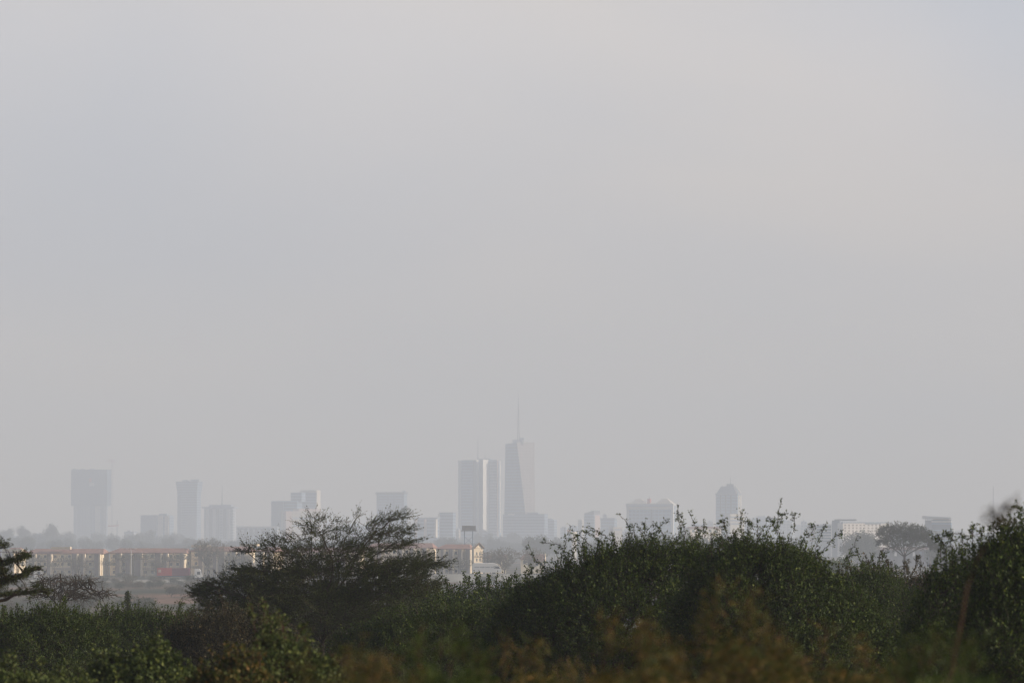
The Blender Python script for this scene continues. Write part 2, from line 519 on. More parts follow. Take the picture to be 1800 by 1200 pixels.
# 5 low office
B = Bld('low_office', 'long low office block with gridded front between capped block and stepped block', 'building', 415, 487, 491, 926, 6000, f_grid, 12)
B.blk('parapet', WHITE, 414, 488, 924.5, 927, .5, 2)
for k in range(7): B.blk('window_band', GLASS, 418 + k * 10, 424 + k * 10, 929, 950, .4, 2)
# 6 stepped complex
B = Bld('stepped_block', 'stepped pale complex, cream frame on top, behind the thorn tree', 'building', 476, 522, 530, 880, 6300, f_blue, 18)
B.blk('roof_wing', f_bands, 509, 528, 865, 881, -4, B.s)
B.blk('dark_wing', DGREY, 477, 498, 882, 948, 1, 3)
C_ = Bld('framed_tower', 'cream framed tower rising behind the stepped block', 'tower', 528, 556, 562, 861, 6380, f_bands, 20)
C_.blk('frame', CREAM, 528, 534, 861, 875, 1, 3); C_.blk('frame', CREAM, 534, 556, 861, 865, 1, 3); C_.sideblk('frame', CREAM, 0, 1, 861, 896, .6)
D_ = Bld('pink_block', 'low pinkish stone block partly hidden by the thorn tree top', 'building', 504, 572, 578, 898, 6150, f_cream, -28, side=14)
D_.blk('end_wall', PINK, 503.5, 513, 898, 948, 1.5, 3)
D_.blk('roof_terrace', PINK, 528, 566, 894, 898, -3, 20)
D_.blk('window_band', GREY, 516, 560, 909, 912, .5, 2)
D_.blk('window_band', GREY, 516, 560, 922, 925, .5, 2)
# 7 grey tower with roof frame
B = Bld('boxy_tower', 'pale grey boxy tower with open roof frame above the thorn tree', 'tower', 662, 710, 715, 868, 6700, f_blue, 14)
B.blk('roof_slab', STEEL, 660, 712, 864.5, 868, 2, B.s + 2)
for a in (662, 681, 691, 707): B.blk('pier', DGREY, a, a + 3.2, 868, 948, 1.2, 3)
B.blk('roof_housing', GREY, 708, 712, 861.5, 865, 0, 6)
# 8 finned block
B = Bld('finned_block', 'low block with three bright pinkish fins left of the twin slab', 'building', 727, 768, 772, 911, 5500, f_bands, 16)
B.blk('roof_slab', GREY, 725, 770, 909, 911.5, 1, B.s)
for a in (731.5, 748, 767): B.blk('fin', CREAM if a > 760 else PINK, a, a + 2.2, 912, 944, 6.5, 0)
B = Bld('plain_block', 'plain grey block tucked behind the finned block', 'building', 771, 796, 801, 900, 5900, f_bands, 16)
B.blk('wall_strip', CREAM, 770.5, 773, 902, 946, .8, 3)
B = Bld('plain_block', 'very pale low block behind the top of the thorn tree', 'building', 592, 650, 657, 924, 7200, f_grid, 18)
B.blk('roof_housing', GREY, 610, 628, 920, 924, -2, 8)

# 9 the slab tower with bright piers
d = 6400
B = Bld('slab_tower', 'tall slab tower with bright cream piers beside the spired tower', 'tower', 806, 874, 881, 808, d, facade('facade_slab', (.28, .42, .58), (.15, .21, .30), 3.9, .3, .85), 18)
B.blk('wall_edge', WHITE, 805.5, 810.5, 808, 948, 1, 3)
B.blk('window_band', GLASS, 831, 836, 808, 948, -.0 + .6, 3)
B.blk('window_band', GLASS, 843.5, 848, 808, 948, .6, 3)
def sunpier(px0, px1, py0, py1, m, chamfer=0):          # wedge pier whose broad face looks right
    x0 = X(px0, d); x1 = X(px1, d); yb = B.O[1] + (x0 - B.O[0]) * -math.tan(B.a) + 2
    dep = (x1 - x0) * 2.0
    b = MB()
    z0 = Z(py1, d); z1 = Z(py0, d)
    poly = [(x0, yb), (x0, yb - 2 - dep), (x1, yb - 2), (x1, yb)]
    if chamfer:
        zc = Z(py1 - chamfer, d)
        b.add([(x0, yb, zc), (x0, yb - 2 - dep, zc), (x1, yb - 2, z0), (x1, yb, z0), (x0, yb, z1), (x0, yb - 2 - dep, z1), (x1, yb - 2, z1), (x1, yb, z1)],
              [(0, 1, 5, 4), (1, 2, 6, 5), (2, 3, 7, 6), (3, 0, 4, 7), (3, 2, 1, 0), (4, 5, 6, 7)])
    else: b.prism(poly, z0, z1)
    return b.build('pier', m, B.root)
BR = mat('pier_white', (.93, .90, .85), .8, .02, .05)
sunpier(837.6, 842.6, 808, 942, BR); sunpier(849, 860.5, 807.5, 937, BR, 8)
sunpier(874, 876.5, 808, 942, PINK); sunpier(878.5, 880, 809, 936, CREAM)
B.blk('roof_housing', GREY, 838, 862, 806, 808.5, -1, 10)
B.blk('floor_bands', facade('facade_slab_b', (.40, .46, .54), (.15, .20, .28), 3.9, .4, .9), 861, 873, 809.5, 948, .8, 3)
B.mast(836.5, 768, 808, .7); B.mast(849, 795, 808, .5)

# 10 the spired tower
d = 6500
rt = empty('spired_tower', (X(912, d), d + 15, .2), 'tallest tower, slanted dark and pale faces, long lattice spire on top', 'tower')
def q(px, py, dd): return P(px, py, d + dd)
A0, M0, R0, K0 = q(885.5, 961, 22), q(931, 961, 0), q(941, 961, 22), q(897, 961, 52)
A1, M1, R1, K1 = q(888.5, 780, 16), q(908.5, 777, -4), q(939.5, 777, 22), q(909, 779, 46)
for v_ in (A0, M0, R0, K0): v_[2] = .0
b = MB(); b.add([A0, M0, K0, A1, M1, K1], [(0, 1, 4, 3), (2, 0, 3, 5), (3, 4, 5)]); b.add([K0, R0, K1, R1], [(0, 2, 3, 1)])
b.build('shaded_face', facade('facade_spired', (.20, .33, .48), (.12, .18, .26), 4.1, .3, .85), rt)  # darker, bluer facade copy: shade put into the colour
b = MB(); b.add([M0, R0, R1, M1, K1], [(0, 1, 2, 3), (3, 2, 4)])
b.build('sunlit_face', facade('facade_spired_lit', (.31, .27, .26), (.20, .18, .18), 4.1, .35, .75, 4.5, .6), rt)  # warmer facade copy: sunlight put into the colour
b = MB(); b.tube([R0 + (-2., -1, 0), R1 + (-1.6, -1, 0)], [1.0, 1.0], 4); b.build('corner_rib', mat('rib_brown', (.30, .16, .13), .8), rt)
b = MB()
b.prism([q(901, 778, 4)[:2], q(912, 778, 4)[:2], q(912, 778, 22)[:2], q(901, 778, 22)[:2]], Z(781, d), Z(772, d))
b.prism([q(913, 778, 8)[:2], q(921, 778, 8)[:2], q(921, 778, 20)[:2], q(913, 778, 20)[:2]], Z(779, d), Z(769, d))
b.build('roof_housing', GREY, rt)
b = MB(); b.prism([q(918, 778, 1)[:2], q(921, 778, 1)[:2], q(921, 778, 8)[:2], q(918, 778, 8)[:2]], Z(780, d), Z(773, d)); b.build('roof_tank', WHITE, rt)
c = P(911, 775, d + 12)
b = MB()
for k in range(3):
    an = k * 2.1
    b.tube([c + (1.6 * math.cos(an), 1.6 * math.sin(an), 0), (c[0] + .2, c[1], Z(700, d))], [.45, .3], 4)
zz = c[2]; k = 0
while zz < Z(702, d):
    t_ = 1.5 * (1 - (zz - c[2]) / (Z(695, d) - c[2])) + .3
    b.tube([(c[0] - t_, c[1], zz), (c[0] + t_, c[1], zz + 2.4)], [.16, .16], 3)
    b.tube([(c[0] + t_, c[1], zz), (c[0] - t_, c[1], zz + 2.4)], [.16, .16], 3); zz += 2.4
b.tube([(c[0], c[1], Z(704, d)), (c[0] - .3, c[1], Z(682, d))], [.32, .16], 4)
sp = b.build('spire', STEEL, rt)
for py, sx in ((724, -3), (728, 2.6), (736, -2.8), (740, 2.4), (746, -2.6), (721, 2.2)):
    b = MB(); z_ = Z(py, d); b.tube([(c[0] + sx, c[1], z_ - 1.5), (c[0] + sx, c[1], z_ + 1.5)], [.5, .5], 6); b.tube([(c[0], c[1], z_), (c[0] + sx, c[1], z_)], [.2, .2], 3)
    b.build('antenna', WHITE, sp)
B = Bld('podium_block', 'wide plain grey block at the foot of the spired tower', 'building', 884, 957, 963, 903, 6300, f_bands, 16)
B.blk('roof_housing', WHITE, 893, 904, 902, 905, .5, 4)
B.blk('roof_housing', GREY, 925, 945, 900, 903, -2, 12)
B = Bld('plain_block', 'small pale block right of the podium block', 'building', 958, 974, 979, 913, 6700, f_bands, 18)
B.blk('roof_housing', GREY, 962, 970, 911, 913, -2, 8)

# 11 centre right cluster
B = Bld('narrow_block', 'narrow pale yellow block left of the slant-roofed one', 'building', 1016, 1023, 1026, 914, 6300, f_cream, 20)
B.blk('parapet', CREAM, 1016, 1023, 912.5, 915, .6, 4)
B = Bld('slant_roof_block', 'grey block with a roof slanting up to the right', 'building', 1027, 1044, 1055, 904, 6200, f_bands, 24)
b = MB(); q4 = B.rect(0, B.w, 0, B.s); b.prism(q4, B.zt, [Z(902, 6200), Z(896.5, 6200), Z(896.5, 6200), Z(902, 6200)]); b.build('slant_roof', STEEL, B.root)
B.sideblk('wall_strip', PINK, .1, .9, 905, 945, .8); B.mast(1034, 893, 903, .4)
B = Bld('concave_roof_block', 'dark banded block carrying a white dish, between slant roof and big hotel', 'building', 1056, 1080, 1085, 911, 6100, f_blue, 18)
B.blk('parapet', DGREY, 1056, 1081, 910, 914, 1, 3)
c = P(1062, 908, 6110)
b = MB()
vs = [c + (0, -1, 0)]
for k in range(12): vs.append(c + (3.6 * math.cos(k * .5236), -2.2, 3.6 * math.sin(k * .5236)))
vs.append(c + (0, .6, 0))
b.add(vs, [(0, 1 + k, 1 + (k + 1) % 12) for k in range(12)] + [(13, 1 + (k + 1) % 12, 1 + k) for k in range(12)]); b.tube([c + (0, .3, -4), c + (0, .3, 0)], [.4, .4], 4)
b.build('dish', WHITE, B.root); B.mast(1061, 898, 910, .35)
B = Bld('plain_block', 'small cream block peeping between bush twigs left of the twin-domed hotel', 'building', 1078, 1094, 1097, 926, 4600, f_cream, -25, side=10)
B.blk('window_band', GREY, 1080, 1091, 929, 932, .4, 2)
# big building with tented roof
d = 5200
B = Bld('domed_hotel', 'broad pale blue building with two cream tented roofs', 'building', 1103, 1182, 1188, 887, d, facade('facade_hotel', (.34, .47, .63), (.22, .29, .39), 3.6, .3, .8, 4, .7), 14)
B.blk('cornice', WHITE, 1101.5, 1184, 884.5, 888, 1.5, B.s)
B.blk('upper_storey', CREAM, 1104, 1181, 889, 895, .6, 3)
B.blk('corner_pier', WHITE, 1102, 1106, 888, 950, 1, 4); B.blk('corner_pier', WHITE, 1180, 1183.5, 888, 950, 1, 4); B.blk('recess_shade', DGREY, 1144, 1147, 889, 950, .5, 3)  # raised dark strip draws the shade of a recess by colour
for a, c_ in ((1107, 1137), (1152, 1182)):
    q0 = B.rect(B.u(a), B.u(c_), 0, B.s * .9); q1 = B.rect(B.u(a + 10), B.u(c_ - 11), B.s * .3, B.s * .6)
    b = MB(); b.prism(q0, Z(885, d), Z(876.5 if a < 1140 else 875.5, d), q1); b.build('tent_roof', CREAM, B.root)
B.blk('roof_box', REDP, 1137, 1142, 876, 885, -3, 9); B.mast(1139.5, 871, 877, .4)
for a in range(1108, 1180, 7): B.blk('finial', CREAM, a, a + 1.6, 883, 886, 1.8, -.6)
# crowned tower
d = 5800
B = Bld('crowned_tower', 'blue grey tower with mansard crown and thin mast', 'tower', 1259, 1296, 1304, 868, d, facade('facade_crowned', (.26, .41, .56), (.15, .21, .30), 3.7, .3, .85), 20)
q0 = B.rect(0, B.w, 0, B.s); q1 = B.rect(B.w * .2, B.w * .78, B.s * .25, B.s * .75)
b = MB(); b.prism(q0, Z(868, d), Z(854, d), q1); b.build('mansard_roof', BGLASS, B.root)
B.blk('cornice', GREY, 1258, 1297, 866.5, 869, 1.2, B.s + 1)
b = MB(); b.tube([(*q0[1], Z(868, d)), (*q1[1], Z(853, d))], [1.0, .8], 4); b.build('roof_rib', CREAM, B.root); b = MB(); b.tube([(*q0[2], Z(868, d)), (*q1[2], Z(853, d))], [1.0, .8], 4); b.build('roof_rib', CREAM, B.root)
B.sideblk('pier', CREAM, .15, .4, 870, 948, .8); B.sideblk('pier', CREAM, .65, .9, 870, 948, .8)
B.blk('roof_housing', STEEL, 1274, 1286, 850, 855, -8, B.s * .6); B.mast(1281, 836, 852, .6)
for a in (1266, 1275, 1284): B.blk('window_band', GLASS, a, a + 2.5, 870, 948, .5, 3)
B = Bld('banded_block', 'low cream block with three pale bands at the crowned tower foot', 'building', 1283, 1308, 1312, 903, 4800, CREAM, -25, side=10)
for y_ in (907, 913, 919): B.blk('window_band', GREY, 1284, 1305, y_, y_ + 2.6, .4, 2)
B = Bld('long_villa', 'long low pale building with pinkish roof behind the big bush', 'building', 1212, 1268, 1276, 928, 3400, CREAM, -20, side=10)
b = MB(); b.prism(B.rect(-1, B.w + 1, -1, B.s + 1), Z(928, 3400), Z(925, 3400), B.rect(2, B.w - 2, B.s * .4, B.s * .6)); b.build('roof', TILE, B.root)
for k in range(5): B.blk('window', GLASS, 1216 + k * 10, 1220 + k * 10, 931, 935, .15, 1)
B = Bld('plain_block', 'faint pale block right of the crowned tower', 'building', 1322, 1360, 1366, 909, 6900, f_bands, 18)
B.blk('roof_housing', GREY, 1330, 1345, 906.5, 909, -2, 10)
B = Bld('plain_block', 'faint small block just right of another faint block, behind the bush', 'building', 1368, 1392, 1398, 914, 6700, f_grid, 18)
B.blk('roof_housing', GREY, 1374, 1380, 912, 914, -2, 8)

g_ = 'faint low blocks filling the hazy skyline'
for k, (a, w_, y_) in enumerate(((218, 22, 934), (8, 26, 941), (60, 18, 939), (418, 18, 934), (444, 26, 931), (618, 16, 934), (716, 12, 928), (800, 8, 930), (694, 20, 933), (985, 12, 927), (1000, 18, 924), (1046, 14, 931), (1094, 10, 933),
        (1192, 18, 927), (1214, 26, 921), (1242, 14, 917), (1310, 14, 921), (1330, 24, 915), (1350, 26, 920), (1396, 20, 924), (1408, 12, 916), (1568, 22, 934), (1600, 20, 939), (1680, 22, 934), (1706, 18, 929), (1724, 26, 938), (1770, 20, 931))):
    dd_ = 6000 + 1500 * float(rng.random())
    mm_ = (f_grid, f_bands, f_blue, f_cream)[k % 4]
    B = Bld('low_block', 'faint low block filling a gap in the hazy skyline', 'building', a, a + w_ * .8, a + w_, y_, dd_, mm_, 12 + 10 * float(rng.random()), group=g_)
    B.blk('roof_housing', GREY, a + w_ * .2, a + w_ * .45, y_ - 2.2, y_, -2, 9)
    if k % 3 == 0: B.mast(a + w_ * .6, y_ - 9, y_, .3)
# the white hotel with punched windows
d = 3500
BRW = mat('hotel_white', (.82, .76, .70), .8, .05, .1)
B = Bld('window_grid_hotel', 'white slab hotel with rows of square windows behind the flat-topped tree', 'hotel', 1479, 1563, 1570, 919, d, BRW, -25, side=8)
for r in range(8):
    for k in range(12):
        x0 = 1481.5 + k * 6.9
        if k > 5: x0 += .8
        B.blk('window', mat('window_brown', (.26, .20, .17), .5), x0, x0 + 3.3, 921.2 + r * 5.0, 924.2 + r * 5.0, .06, 1.5)
B.blk('parapet', GREY, 1479, 1563.5, 917.2, 919, .3, 3)
b_ = B.blk('glazed_storey', BGLASS, 1519, 1548, 919.2, 920.9, .25, 2)
C_ = Bld('striped_wing', 'white wing with horizontal window stripes, left of the window-grid hotel', 'hotel', 1420, 1462, 1466, 921, d + 20, WHITE, 12)
for r in range(6): C_.blk('window_band', BGLASS, 1436, 1461, 924 + r * 5, 927 + r * 5, .15, 2)
for r in range(6): C_.blk('window_band', PINK, 1423, 1433, 924 + r * 5, 926.4 + r * 5, .15, 2)
C_ = Bld('lift_core', 'blue grey core tower joining the striped wing to the window-grid hotel', 'building', 1462.5, 1476, 1478.5, 914, d + 8, BGLASS, 10)
C_.blk('roof_housing', STEEL, 1466, 1503, 912, 915, -3, 12)

# office with a wing roof
d = 3300
B = Bld('wing_roof_office', 'glass office with a pale winged roof right of the flat-topped tree', 'office', 1638, 1672, 1675, 913, d, f_blue, 8)
B.blk('white_band', WHITE, 1637.5, 1672.5, 914.5, 918, .6, 4)
for r in range(5): B.blk('window_band', BGLASS, 1639, 1671.5, 921 + r * 6, 924.5 + r * 6, .3, 2)
B.blk('side_wing', GREY, 1626, 1638, 914, 965, -3, 14)
zt = Z(908.5, d)
b = MB(); b.prism([P(1621, 900, d + 2)[:2], P(1672, 900, d - 3)[:2], P(1672, 900, d + 22)[:2], P(1626, 900, d + 22)[:2]], zt - 1.2, [Z(906, d), Z(909, d), Z(909, d), Z(906, d)])
b.build('wing_roof', WHITE, B.root)
B.blk('roof_storey', PINK, 1640, 1668, 909, 914, -1, 10)
for k in range(4): B.blk('column', GREY, 1627 + k * 3, 1628 + k * 3, 910, 915, -2.5, 4)

# thin mast far right
d = 5200; x = X(1746, d)
mo = empty('radio_mast', (x, d, gz(x, d)), 'thin lone radio mast above the bushes at far right', 'mast')
b = MB()
for k in range(3): b.tube([(x + 1.2 * math.cos(k * 2.1), d + 1.2 * math.sin(k * 2.1), 0), (x + .3 * math.cos(k * 2.1), d, Z(856, d))], [.35, .2], 4)
b.build('lattice', STEEL, mo)
b = MB(); b.tube([(x, d, Z(857, d)), (x, d, Z(852, d))], [.2, .1], 4); b.build('antenna', STEEL, mo)

# white water silo
d = 2900
x0, x1 = X(997, d), X(1014, d); xc = (x0 + x1) / 2; r_ = (x1 - x0) / 2
so = empty('white_silo', (xc, d, gz(xc, d)), 'round white storage tower above the left end of the big bush', 'silo')
b = MB(); b.tube([(xc, d, 0), (xc, d, Z(937, d))], [r_ * .92, r_ * .92], 20); b.build('shaft', WHITE, so, True)
b = MB(); b.tube([(xc, d, Z(937, d)), (xc, d, Z(936, d)), (xc, d, Z(934.2, d))], [r_, r_ * 1.04, r_], 20); b.build('rim', CREAM, so)
b = MB(); xx = X(1000, d); b.box(xx - 1.2, xx + 1.2, d - 1, d + 1, Z(934.2, d), Z(930.5, d)); b.build('roof_hut', PINK, so)
b = MB(); b.tube([(X(993, d), d - 2, 0), (X(993, d), d - 2, Z(926, d))], [.3, .2], 5); b.build('pipe', STEEL, so)

# water tank on lattice legs
d = 2150
wt = empty('tank_tower', (X(824, d), d, gz(X(824, d), d)), 'rusty water tank on lattice legs in front of the tall slab tower', 'water tower')
b = MB(); xa, xb = X(812.5, d), X(836, d); b.box(xa, xb, d - 2, d + 2, Z(931.5, d), Z(923.5, d))
for k in range(7): xx = xa + (xb - xa) * k / 6; b.box(xx - .08, xx + .08, d - 2.1, d - 2.0, Z(932, d), Z(923, d))
b.build('tank', mat('tank_rust', (.24, .21, .19), .8, .3, .6), wt)
b = MB(); b.box(X(810, d), X(838, d), d - 2.6, d + 2.6, Z(933, d), Z(931.6, d)); b.build('platform', STEEL, wt)
LX = (X(816.5, d), X(831, d))
for xx in LX:
    for yy in (-2, 2):
        b = MB(); b.tube([(xx, d + yy, 0), (xx, d + yy, Z(933, d))], [.2, .2], 5); b.build('leg', DGREY, wt)
for yy in (-2, 2):
    b = MB(); z = 1.; fl = 0
    while z < Z(933, d) - 3.4:
        a_, c_ = (LX if fl % 2 else LX[::-1]); b.tube([(a_, d + yy, z), (c_, d + yy, z + 3.4)], [.09, .09], 4)
        b.tube([(c_, d + yy, z), (a_, d + yy, z + 3.4)], [.09, .09], 4); z += 3.4; fl += 1
    b.build('brace', DGREY, wt)

# ------------------------------------------------------------------ housing estate
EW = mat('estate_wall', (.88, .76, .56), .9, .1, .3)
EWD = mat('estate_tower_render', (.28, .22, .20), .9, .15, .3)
EWIN = mat('estate_window', (.07, .08, .09), .35, .2, .5, 0, .5)
ERAIL = mat('estate_balcony', (.52, .42, .33), .9, .15, .5)
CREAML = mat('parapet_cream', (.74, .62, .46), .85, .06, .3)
def estate(label, px0, px1, pyt, towers, parapet=None, d=1750, recess_shade=(), yaw=7, gside=7):
    B = Bld('apartment_block', label, 'apartment block', px0, px1 - gside, px1, pyt + 9, d, EW, yaw, group='apartment blocks of the housing estate')
    s = B
    # hipped tile roof with eaves
    q0 = s.rect(-.6, s.w + .6, -.7, s.s + .6); q1 = s.rect(2.5, s.w - .6, s.s * .45, s.s * .55)
    b = MB(); b.prism(q0, s.zt, s.zt + .25); b.prism(q0, s.zt + .25, Z(pyt, d), q1); b.build('roof', TILE, s.root)
    zb = s.z0; h = s.zt - zb
    for (a, c) in towers:                                   # projecting stair towers, sunlight put into the cream colour of their right cheek
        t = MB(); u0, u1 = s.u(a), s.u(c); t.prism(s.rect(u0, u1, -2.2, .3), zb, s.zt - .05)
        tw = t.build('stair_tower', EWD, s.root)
        t = MB(); t.prism(s.rect(u1 + .003, u1 + .55, -2.6, .3), zb, s.zt - .1); t.build('sunlit_cheek', CREAML, tw)
    # windows and balconies in the bays between
    edges = [px0 + 3] + [e for t in towers for e in t] + [px1 - gside - 2]
    for i in range(0, len(edges), 2):
        a, c = edges[i], edges[i + 1]
        if c - a < 9: continue
        n = max(1, int((c - a) / 11))
        for k in range(n):
            m0 = a + (c - a) * (k + .5) / n
            for fl in range(3):
                zc = zb + h * (fl + .45) / 3
                b = MB(); u = s.u(m0); b.prism(s.rect(u - .45, u + .45, -.06, .2), zc, zc + 1.0); b.build('window', EWIN, s.root)
        for fl in (1, 2):
            zc = zb + h * fl / 3
            b = MB(); b.prism(s.rect(s.u(a + 3), s.u(c - 2), -.9, 0), zc - .15, zc + .45); b.build('balcony', ERAIL, s.root)
    b = MB(); zc = zb + h * .5                               # window in the sunny end wall
    q0_ = s.K - s.N * s.s * .4; q1_ = s.K - s.N * s.s * .55
    b.prism([q0_ - s.U * .2, q0_ + s.U * .05, q1_ + s.U * .05, q1_ - s.U * .2], zc, zc + 1.2); b.build('window', EWIN, s.root)
    if parapet:
        a, c, y0, y1 = parapet
        b = MB(); K2 = s.u(a), s.u(c); b.prism(s.rect(K2[0], K2[1], -.9, 1.4), Z(y1, d), Z(y0, d)); b.build('parapet', CREAML, s.root)
    return B
estate('apartment block with cream parapet at the left edge, behind the left acacia', 3, 42, 962, [(18, 26)], (5, 40, 964.5, 969), 1735, yaw=12, gside=8)
estate('long tiled apartment block left of the lamp post, cream gable on right end', 44, 187, 964, [(58, 62), (84, 90), (128, 136), (144, 149), (168, 176)], (90, 124, 960.5, 965), 1750)
estate('red roofed apartment block behind the lamp post', 192, 333, 963, [(204, 212), (222, 230), (237, 249), (274, 284), (289, 295), (318, 324)], None, 1750)
estate('apartment block behind the white lorry cab, cream ledge on its roof', 335, 446, 960, [(350, 357), (376, 382), (386, 396), (409, 415), (425, 432)], (336, 369, 957.5, 961.5), 1752)
estate('apartment block seen through the left half of the thorn tree', 448, 500, 961, [(458, 465)], (422, 453, 955.5, 959.5), 1745, yaw=22, gside=20)
estate('apartment block behind the middle of the thorn tree', 503, 640, 962, [(520, 528), (560, 568), (600, 608)], None, 1752)
estate('apartment block right of the thorn tree crown, red roof', 642, 766, 954, [(664, 672), (700, 708), (722, 728), (744, 750)], None, 1765)
estate('dull roofed apartment block below the water tank', 768, 832, 956, [(776, 781), (790, 797), (806, 812), (820, 826)], None, 1760)
# sunny gatehouse at the right end
d = 1730
B = Bld('gable_house', 'bright cream gabled house right of the water tank, above the white coach', 'house', 829, 833, 849, 963, d, CREAML, 55, side=(X(849, d) - X(833, d)) / math.sin(R(55)))
zt, ze = Z(954.5, d), Z(963, d)
q4 = B.rect(-.2, B.w + .2, -.2, B.s + .2)
mid0 = (q4[0] + q4[3]) / 2; mid1 = (q4[1] + q4[2]) / 2
b = MB(); b.add([(*q4[0], ze), (*q4[1], ze), (*q4[2], ze), (*q4[3], ze), (*mid0, zt), (*mid1, zt)], [(0, 1, 5, 4), (2, 3, 4, 5), (3, 0, 4), (1, 2, 5), (3, 2, 1, 0)])
b.build('gable', CREAML, B.root)
b = MB(); e_ = .35
for p_, q_ in ((q4[1], mid1), (q4[2], mid1)): b.tube([(*(p_ + B.U * .3), ze - .1), (*(q_ + B.U * .3), zt + .1)], [.25, .25], 4)
b.build('barge_board', mat('timber_brown', (.2, .12, .07), .8), B.root)
for t0, py in ((.25, 970), (.6, 970), (.25, 981), (.6, 981)): B.sideblk('window', EWIN, t0, t0 + .14, py, py + 5, .05)
B.sideblk('string_course', mat('timber_brown', (.2, .12, .07), .8), .02, .98, 977.5, 978.6, .15)

# small red-roofed houses to its right
def cottage(label, px0, px1, py_r, py_e, d, fl=1):
    x0, x1 = X(px0, d), X(px1, d); zr, ze = Z(py_r, d), Z(py_e, d); y0, y1 = d, d + 8
    r = empty('cottage', ((x0 + x1) / 2, d + 4, gz(x0, d)), label, 'house', 'red-roofed cottages')
    b = MB(); b.box(x0 + .5, x1 - .5, y0 + .4, y1 - .4, 0, ze); b.build('wall', EW, r)
    # gable towards the right-front: ridge runs left-right, hipped left
    b = MB(); ym = (y0 + y1) / 2
    b.add([(x0, y0, ze), (x1, y0, ze), (x1, y1, ze), (x0, y1, ze), (x0 + 1.8, ym, zr), (x1, ym, zr), ],
          [(0, 1, 5, 4), (2, 3, 4, 5), (3, 0, 4), (1, 2, 5), (3, 2, 1, 0)]); b.build('roof', TILE, r)
    b = MB(); b.tube([(x1 + .1, y0 - .1, ze), (x1 + .1, ym, zr + .1)], [.22, .22], 4); b.build('barge_board', CREAML, r)
    for k in range(2):
        b = MB(); xx = x0 + (x1 - x0) * (.3 + .35 * k); b.box(xx, xx + .9, y0 + .33, y0 + .6, ze - 1.6, ze - .5); b.build('window', EWIN, r)
cottage('red-roofed cottage just right of the gabled cream house', 850, 866, 975, 982, 1850)
cottage('red-roofed cottage behind the grey bare tree', 869, 892, 974, 983, 1860)
cottage('red-roofed cottage with cream gable edge, left one of the right pair', 913, 936, 973, 983, 1780)
cottage('rightmost red-roofed cottage, cream gable edge, left of the big bush', 934, 958, 973.5, 986, 1740)

# shed row and blue container at right
d = 2300
ro = empty('market_shed', (X(1580, d), d + 5, gz(X(1580, d), d)), 'long low brown-roofed shed under the flat-topped tree', 'shed')
b = MB(); b.box(X(1506, d), X(1650, d), d, d + 10, 0, Z(966, d)); b.build('wall', mat('shed_wall', (.14, .14, .17), .9, .4, .4), ro)
b = MB(); b.prism([(X(1504, d), d - 1), (X(1652, d), d - 1), (X(1652, d), d + 11), (X(1504, d), d + 11)], Z(966, d), Z(961, d), [(X(1504, d), d + 4), (X(1652, d), d + 4), (X(1652, d), d + 6), (X(1504, d), d + 6)]); b.build('roof', mat('shed_roof', (.20, .13, .12), .8, .3, .4), ro)
for k, (px, m_) in enumerate(((1530, PINK), (1548, WHITE), (1560, BGLASS), (1572, WHITE), (1588, PINK), (1604, WHITE), (1616, BGLASS))):
    b = MB(); b.box(X(px, d), X(px + 4, d), d - .4, d - .05, Z(977, d), Z(969 + k % 2, d)); b.build('front_panel', m_, ro)  # pale panels draw whitish reflections along the shed front by colour
bo = empty('shipping_container', (X(1636, d), d - 12, gz(X(1636, d), d - 12)), 'blue container standing at the right end of the brown-roofed shed', 'container')
b = MB(); b.box(X(1627, d), X(1646, d), d - 14, d - 11.6, .6, Z(969, d)); b.build('body', mat('container_blue', (.07, .12, .24), .6, .2, .5), bo)
b = MB(); b.box(X(1629, d), X(1632, d), d - 14.08, d - 14.0, 1, Z(970, d)); b.build('front_panel', mat('container_red', (.35, .08, .08), .6, .2, .5), bo)  # the container's red door

# ------------------------------------------------------------------ vehicles
def wheel(b, x, y, z, r, w_):
    b.tube([(x, y - w_ / 2, z), (x, y + w_ / 2, z)], [r, r], 14)
TYRE = mat('tyre', (.02, .02, .02), .9); WS = mat('windscreen', (.03, .04, .05), .15, .1, 1, 0, .6)
def wheels(parent, xs, y, r=.5):
    for x in xs:
        for yy in (y - 1.0, y + 1.0):
            b = MB(); wheel(b, x, yy, RZ + r, r, .3); w_ = b.build('wheel', TYRE, parent)
            if r > .4:
                b = MB(); wheel(b, x, yy - .02 if yy < y else yy + .02, RZ + r, r * .5, .3); b.build('rim', STEEL, w_)
def cab(parent, xf, y, h=3.3, l=2.3, m=None):
    """lorry cab, nose towards +x at xf"""
    b = MB()
    prof = [(xf - l, .55), (xf, .55), (xf, 1.5), (xf - .45, h - .5), (xf - .9, h), (xf - l, h + .1)]
    n = len(prof)
    v = [(x, y - 1.2, RZ + z) for x, z in prof] + [(x, y + 1.2, RZ + z) for x, z in prof]
    b.add(v, [(i, (i + 1) % n, n + (i + 1) % n, n + i) for i in range(n)] + [tuple(range(n))[::-1], tuple(range(n, 2 * n))])
    c = b.build('cab', m or WHITE, parent)
    b = MB(); b.add([(xf + .03, y - 1.1, RZ + 1.55), (xf + .03, y + 1.1, RZ + 1.55), (xf - .38, y + 1.1, RZ + h - .6), (xf - .38, y - 1.1, RZ + h - .6)], [(0, 1, 2, 3)]); b.build('windscreen', WS, c)
    b = MB(); b.box(xf - 1.5, xf - .55, y - 1.225, y - 1.19, RZ + 1.55, RZ + 2.45); b.build('side_window', WS, c)
    b = MB(); b.box(xf - .05, xf + .12, y - 1.2, y + 1.2, RZ + .4, RZ + .8); b.build('bumper', DGREY, c)
y = RD - 4
xf = X(355.5, y)
